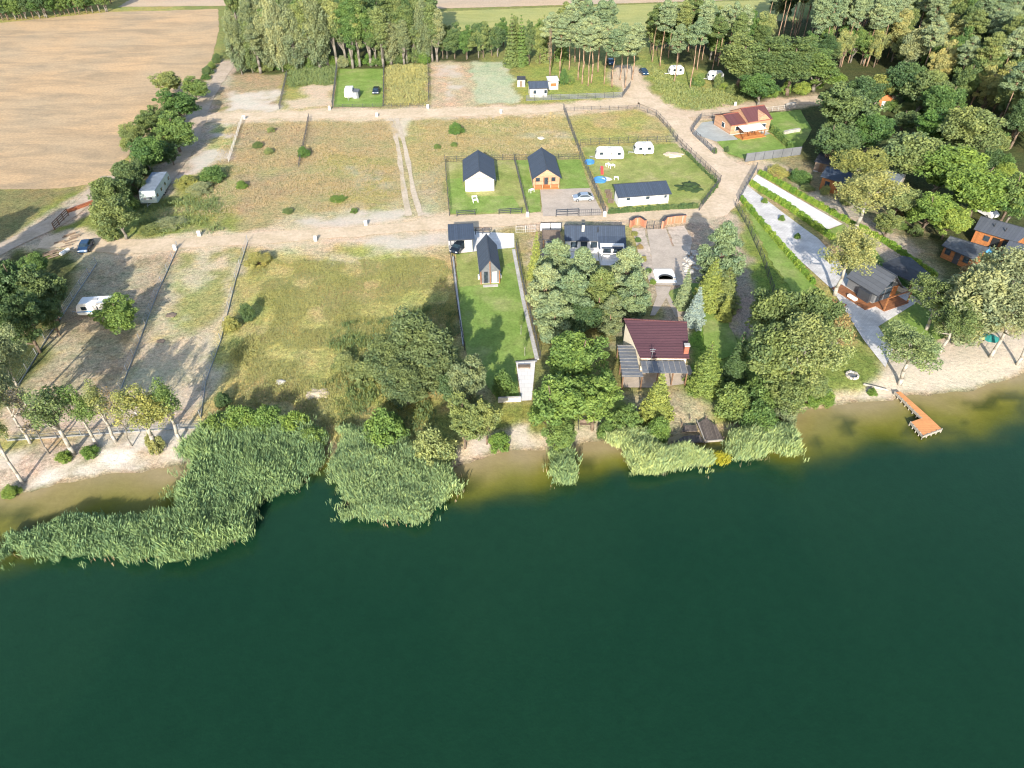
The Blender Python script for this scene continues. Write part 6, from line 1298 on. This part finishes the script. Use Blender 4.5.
RA = [(-40, 566), (0, 553), (28, 534), (60, 523), (110, 521), (150, 517), (180, 508), (184, 480), (190, 450), (212, 424), (250, 420), (300, 422), (327, 436), (324, 462), (306, 482), (297, 492), (272, 500), (258, 516), (242, 538), (212, 554), (178, 561), (120, 559), (60, 554), (20, 556), (-40, 574)]
RB = [(331, 448), (340, 435), (372, 432), (405, 445), (440, 462), (458, 470), (466, 492), (446, 512), (400, 524), (372, 526), (352, 518), (338, 500), (331, 478)]
RC = [(546, 460), (558, 452), (574, 454), (582, 470), (578, 482), (562, 486), (549, 478), (544, 468)]
RD_ = [(606, 438), (640, 434), (664, 450), (708, 455), (714, 468), (690, 472), (660, 476), (636, 474), (618, 460)]
RE = [(728, 448), (745, 428), (780, 425), (796, 430), (802, 452), (780, 456), (750, 462), (728, 464)]
LAB = ['wide grey-green reed bed curving out into the lake at the lower left', 'grey-green reed bed before the round willow bushes', 'small tuft of pale reeds between two sandy shallows', 'grey-green reeds in front of the old deck', 'grey-green reeds right of the yellow reed patch']
for i, (rp, lb) in enumerate(zip((RA, RB, RC, RD_, RE), LAB)):
    blades('reed_bed', rp, 44, 2.2, .06, 'reed', lb, per=9, lean=.24, seed=40 + i, zoff=0, hvar=.34)
    blades('reed_stubble', rp, 1.6, .8, .05, 'straw', 'straw-coloured reed stems at the foot of the ' + lb.split(' ', 1)[1].replace('grey-green ', ''), per=4, lean=.15, droop=False, seed=60 + i)
blades('reed_bed', [(708, 453), (730, 450), (732, 464), (718, 472), (706, 470)], 40, 1.4, .07, 'yelreed', 'vivid yellow-green reed patch before the old deck', per=6, seed=51)
MEADP = [(253, 262), (450, 258), (460, 330), (400, 430), (325, 440), (210, 412), (222, 345)]
blades('tall_grass', MEADP, 26, .3, .05, 'meadow', 'tall yellow-green grass of the central meadow', per=3, lean=.7, droop=False, seed=71, holes=(4, .62), hvar=.5)
blades('tall_grass', [(330, 330), (455, 300), (470, 440), (330, 440)], 9, .7, .08, 'weed', 'green weeds on the lake side of the central meadow', per=3, lean=.6, droop=False, seed=72, holes=(3, .5), hvar=.5)
blades('tall_grass', [(228, 122), (395, 121), (405, 210), (280, 212), (190, 216)], 9, .3, .07, 'dry', 'dry straw-coloured grass of the upper meadow', per=3, lean=.7, droop=False, seed=73, holes=(4, .55), hvar=.5)
blades('tall_grass', [(412, 122), (563, 111), (580, 155), (446, 160), (446, 212), (415, 190)], 9, .3, .07, 'dry', 'dry grass of the meadow above the lawn houses', per=3, lean=.7, droop=False, seed=74, holes=(4, .55), hvar=.5)
blades('tall_grass', [(130, 205), (220, 190), (228, 232), (150, 238)], 8, .65, .09, 'weed', 'tall weeds below the mobile home', per=4, lean=.6, droop=False, seed=75, holes=(3, .55), hvar=.5)
blades('tall_grass', [(288, 66), (337, 66), (336, 84), (286, 88)], 7, .8, .13, 'weed', 'tall weeds on the plot left of the small upper lawn', per=4, lean=.6, droop=False, seed=76)
blades('tall_grass', [(385, 66), (428, 64), (428, 106), (384, 106)], 7, .6, .12, 'meadow', 'tall pale weeds on the plot right of the small upper lawn', per=4, lean=.6, droop=False, seed=77)
blades('tall_grass', [(645, 60), (690, 88), (742, 88), (745, 104), (700, 112), (662, 103)], 5, .5, .12, 'weed', 'rough green grass between caravans and far road', per=4, lean=.6, droop=False, seed=78)

# ------------------------------------------------------------------ light, air, camera
EL, AZ = 24.0, 6.0                      # sun height; shadows fall AZ degrees right of straight ahead
sun = bpy.data.lights.new('sun', 'SUN'); sun.energy = 4.5; sun.angle = R(.55); sun.color = (1.0, .925, .81)
so = bpy.data.objects.new('sun', sun); col.objects.link(so)
sd_ = Vector((math.sin(R(AZ)) * math.cos(R(EL)), math.cos(R(AZ)) * math.cos(R(EL)), -math.sin(R(EL))))
so.rotation_euler = sd_.to_track_quat('-Z', 'Y').to_euler()
w = bpy.data.worlds.new('World'); sc.world = w; w.use_nodes = True; nt = w.node_tree
sky = nt.nodes.new('ShaderNodeTexSky'); sky.sky_type = 'NISHITA'; sky.sun_disc = False; sky.sun_elevation = R(EL); sky.sun_rotation = R(180 + AZ)
sky.air_density = 1.0; sky.dust_density = 1.2; sky.ozone_density = 1.0
bg = nt.nodes['Background']; lnk(nt, sky.outputs[0], bg.inputs['Color']); bg.inputs['Strength'].default_value = .15
cam = bpy.data.cameras.new('camera'); co = bpy.data.objects.new('camera', cam); col.objects.link(co)
co.location = (0, 0, CAM_H); co.rotation_euler = (math.pi / 2 - PITCH, 0, 0); cam.sensor_width = 36; cam.lens = 36 * F / 1024; cam.clip_start = 1; cam.clip_end = 9000
sc.camera = co
sc.view_settings.view_transform = 'Standard'; sc.view_settings.look = 'None'; sc.view_settings.gamma = 1; sc.view_settings.use_curve_mapping = False
sc.view_settings.exposure = .97
sc.render.engine = 'CYCLES'; sc.cycles.use_denoising = True; sc.cycles.max_bounces = 5; sc.cycles.diffuse_bounces = 3; sc.cycles.glossy_bounces = 2; sc.cycles.transmission_bounces = 3; sc.cycles.transparent_max_bounces = 4
sc.cycles.pixel_filter_type = 'BLACKMAN_HARRIS'; sc.cycles.filter_width = 1.15; sc.cycles.use_adaptive_sampling = True; sc.cycles.adaptive_threshold = .02
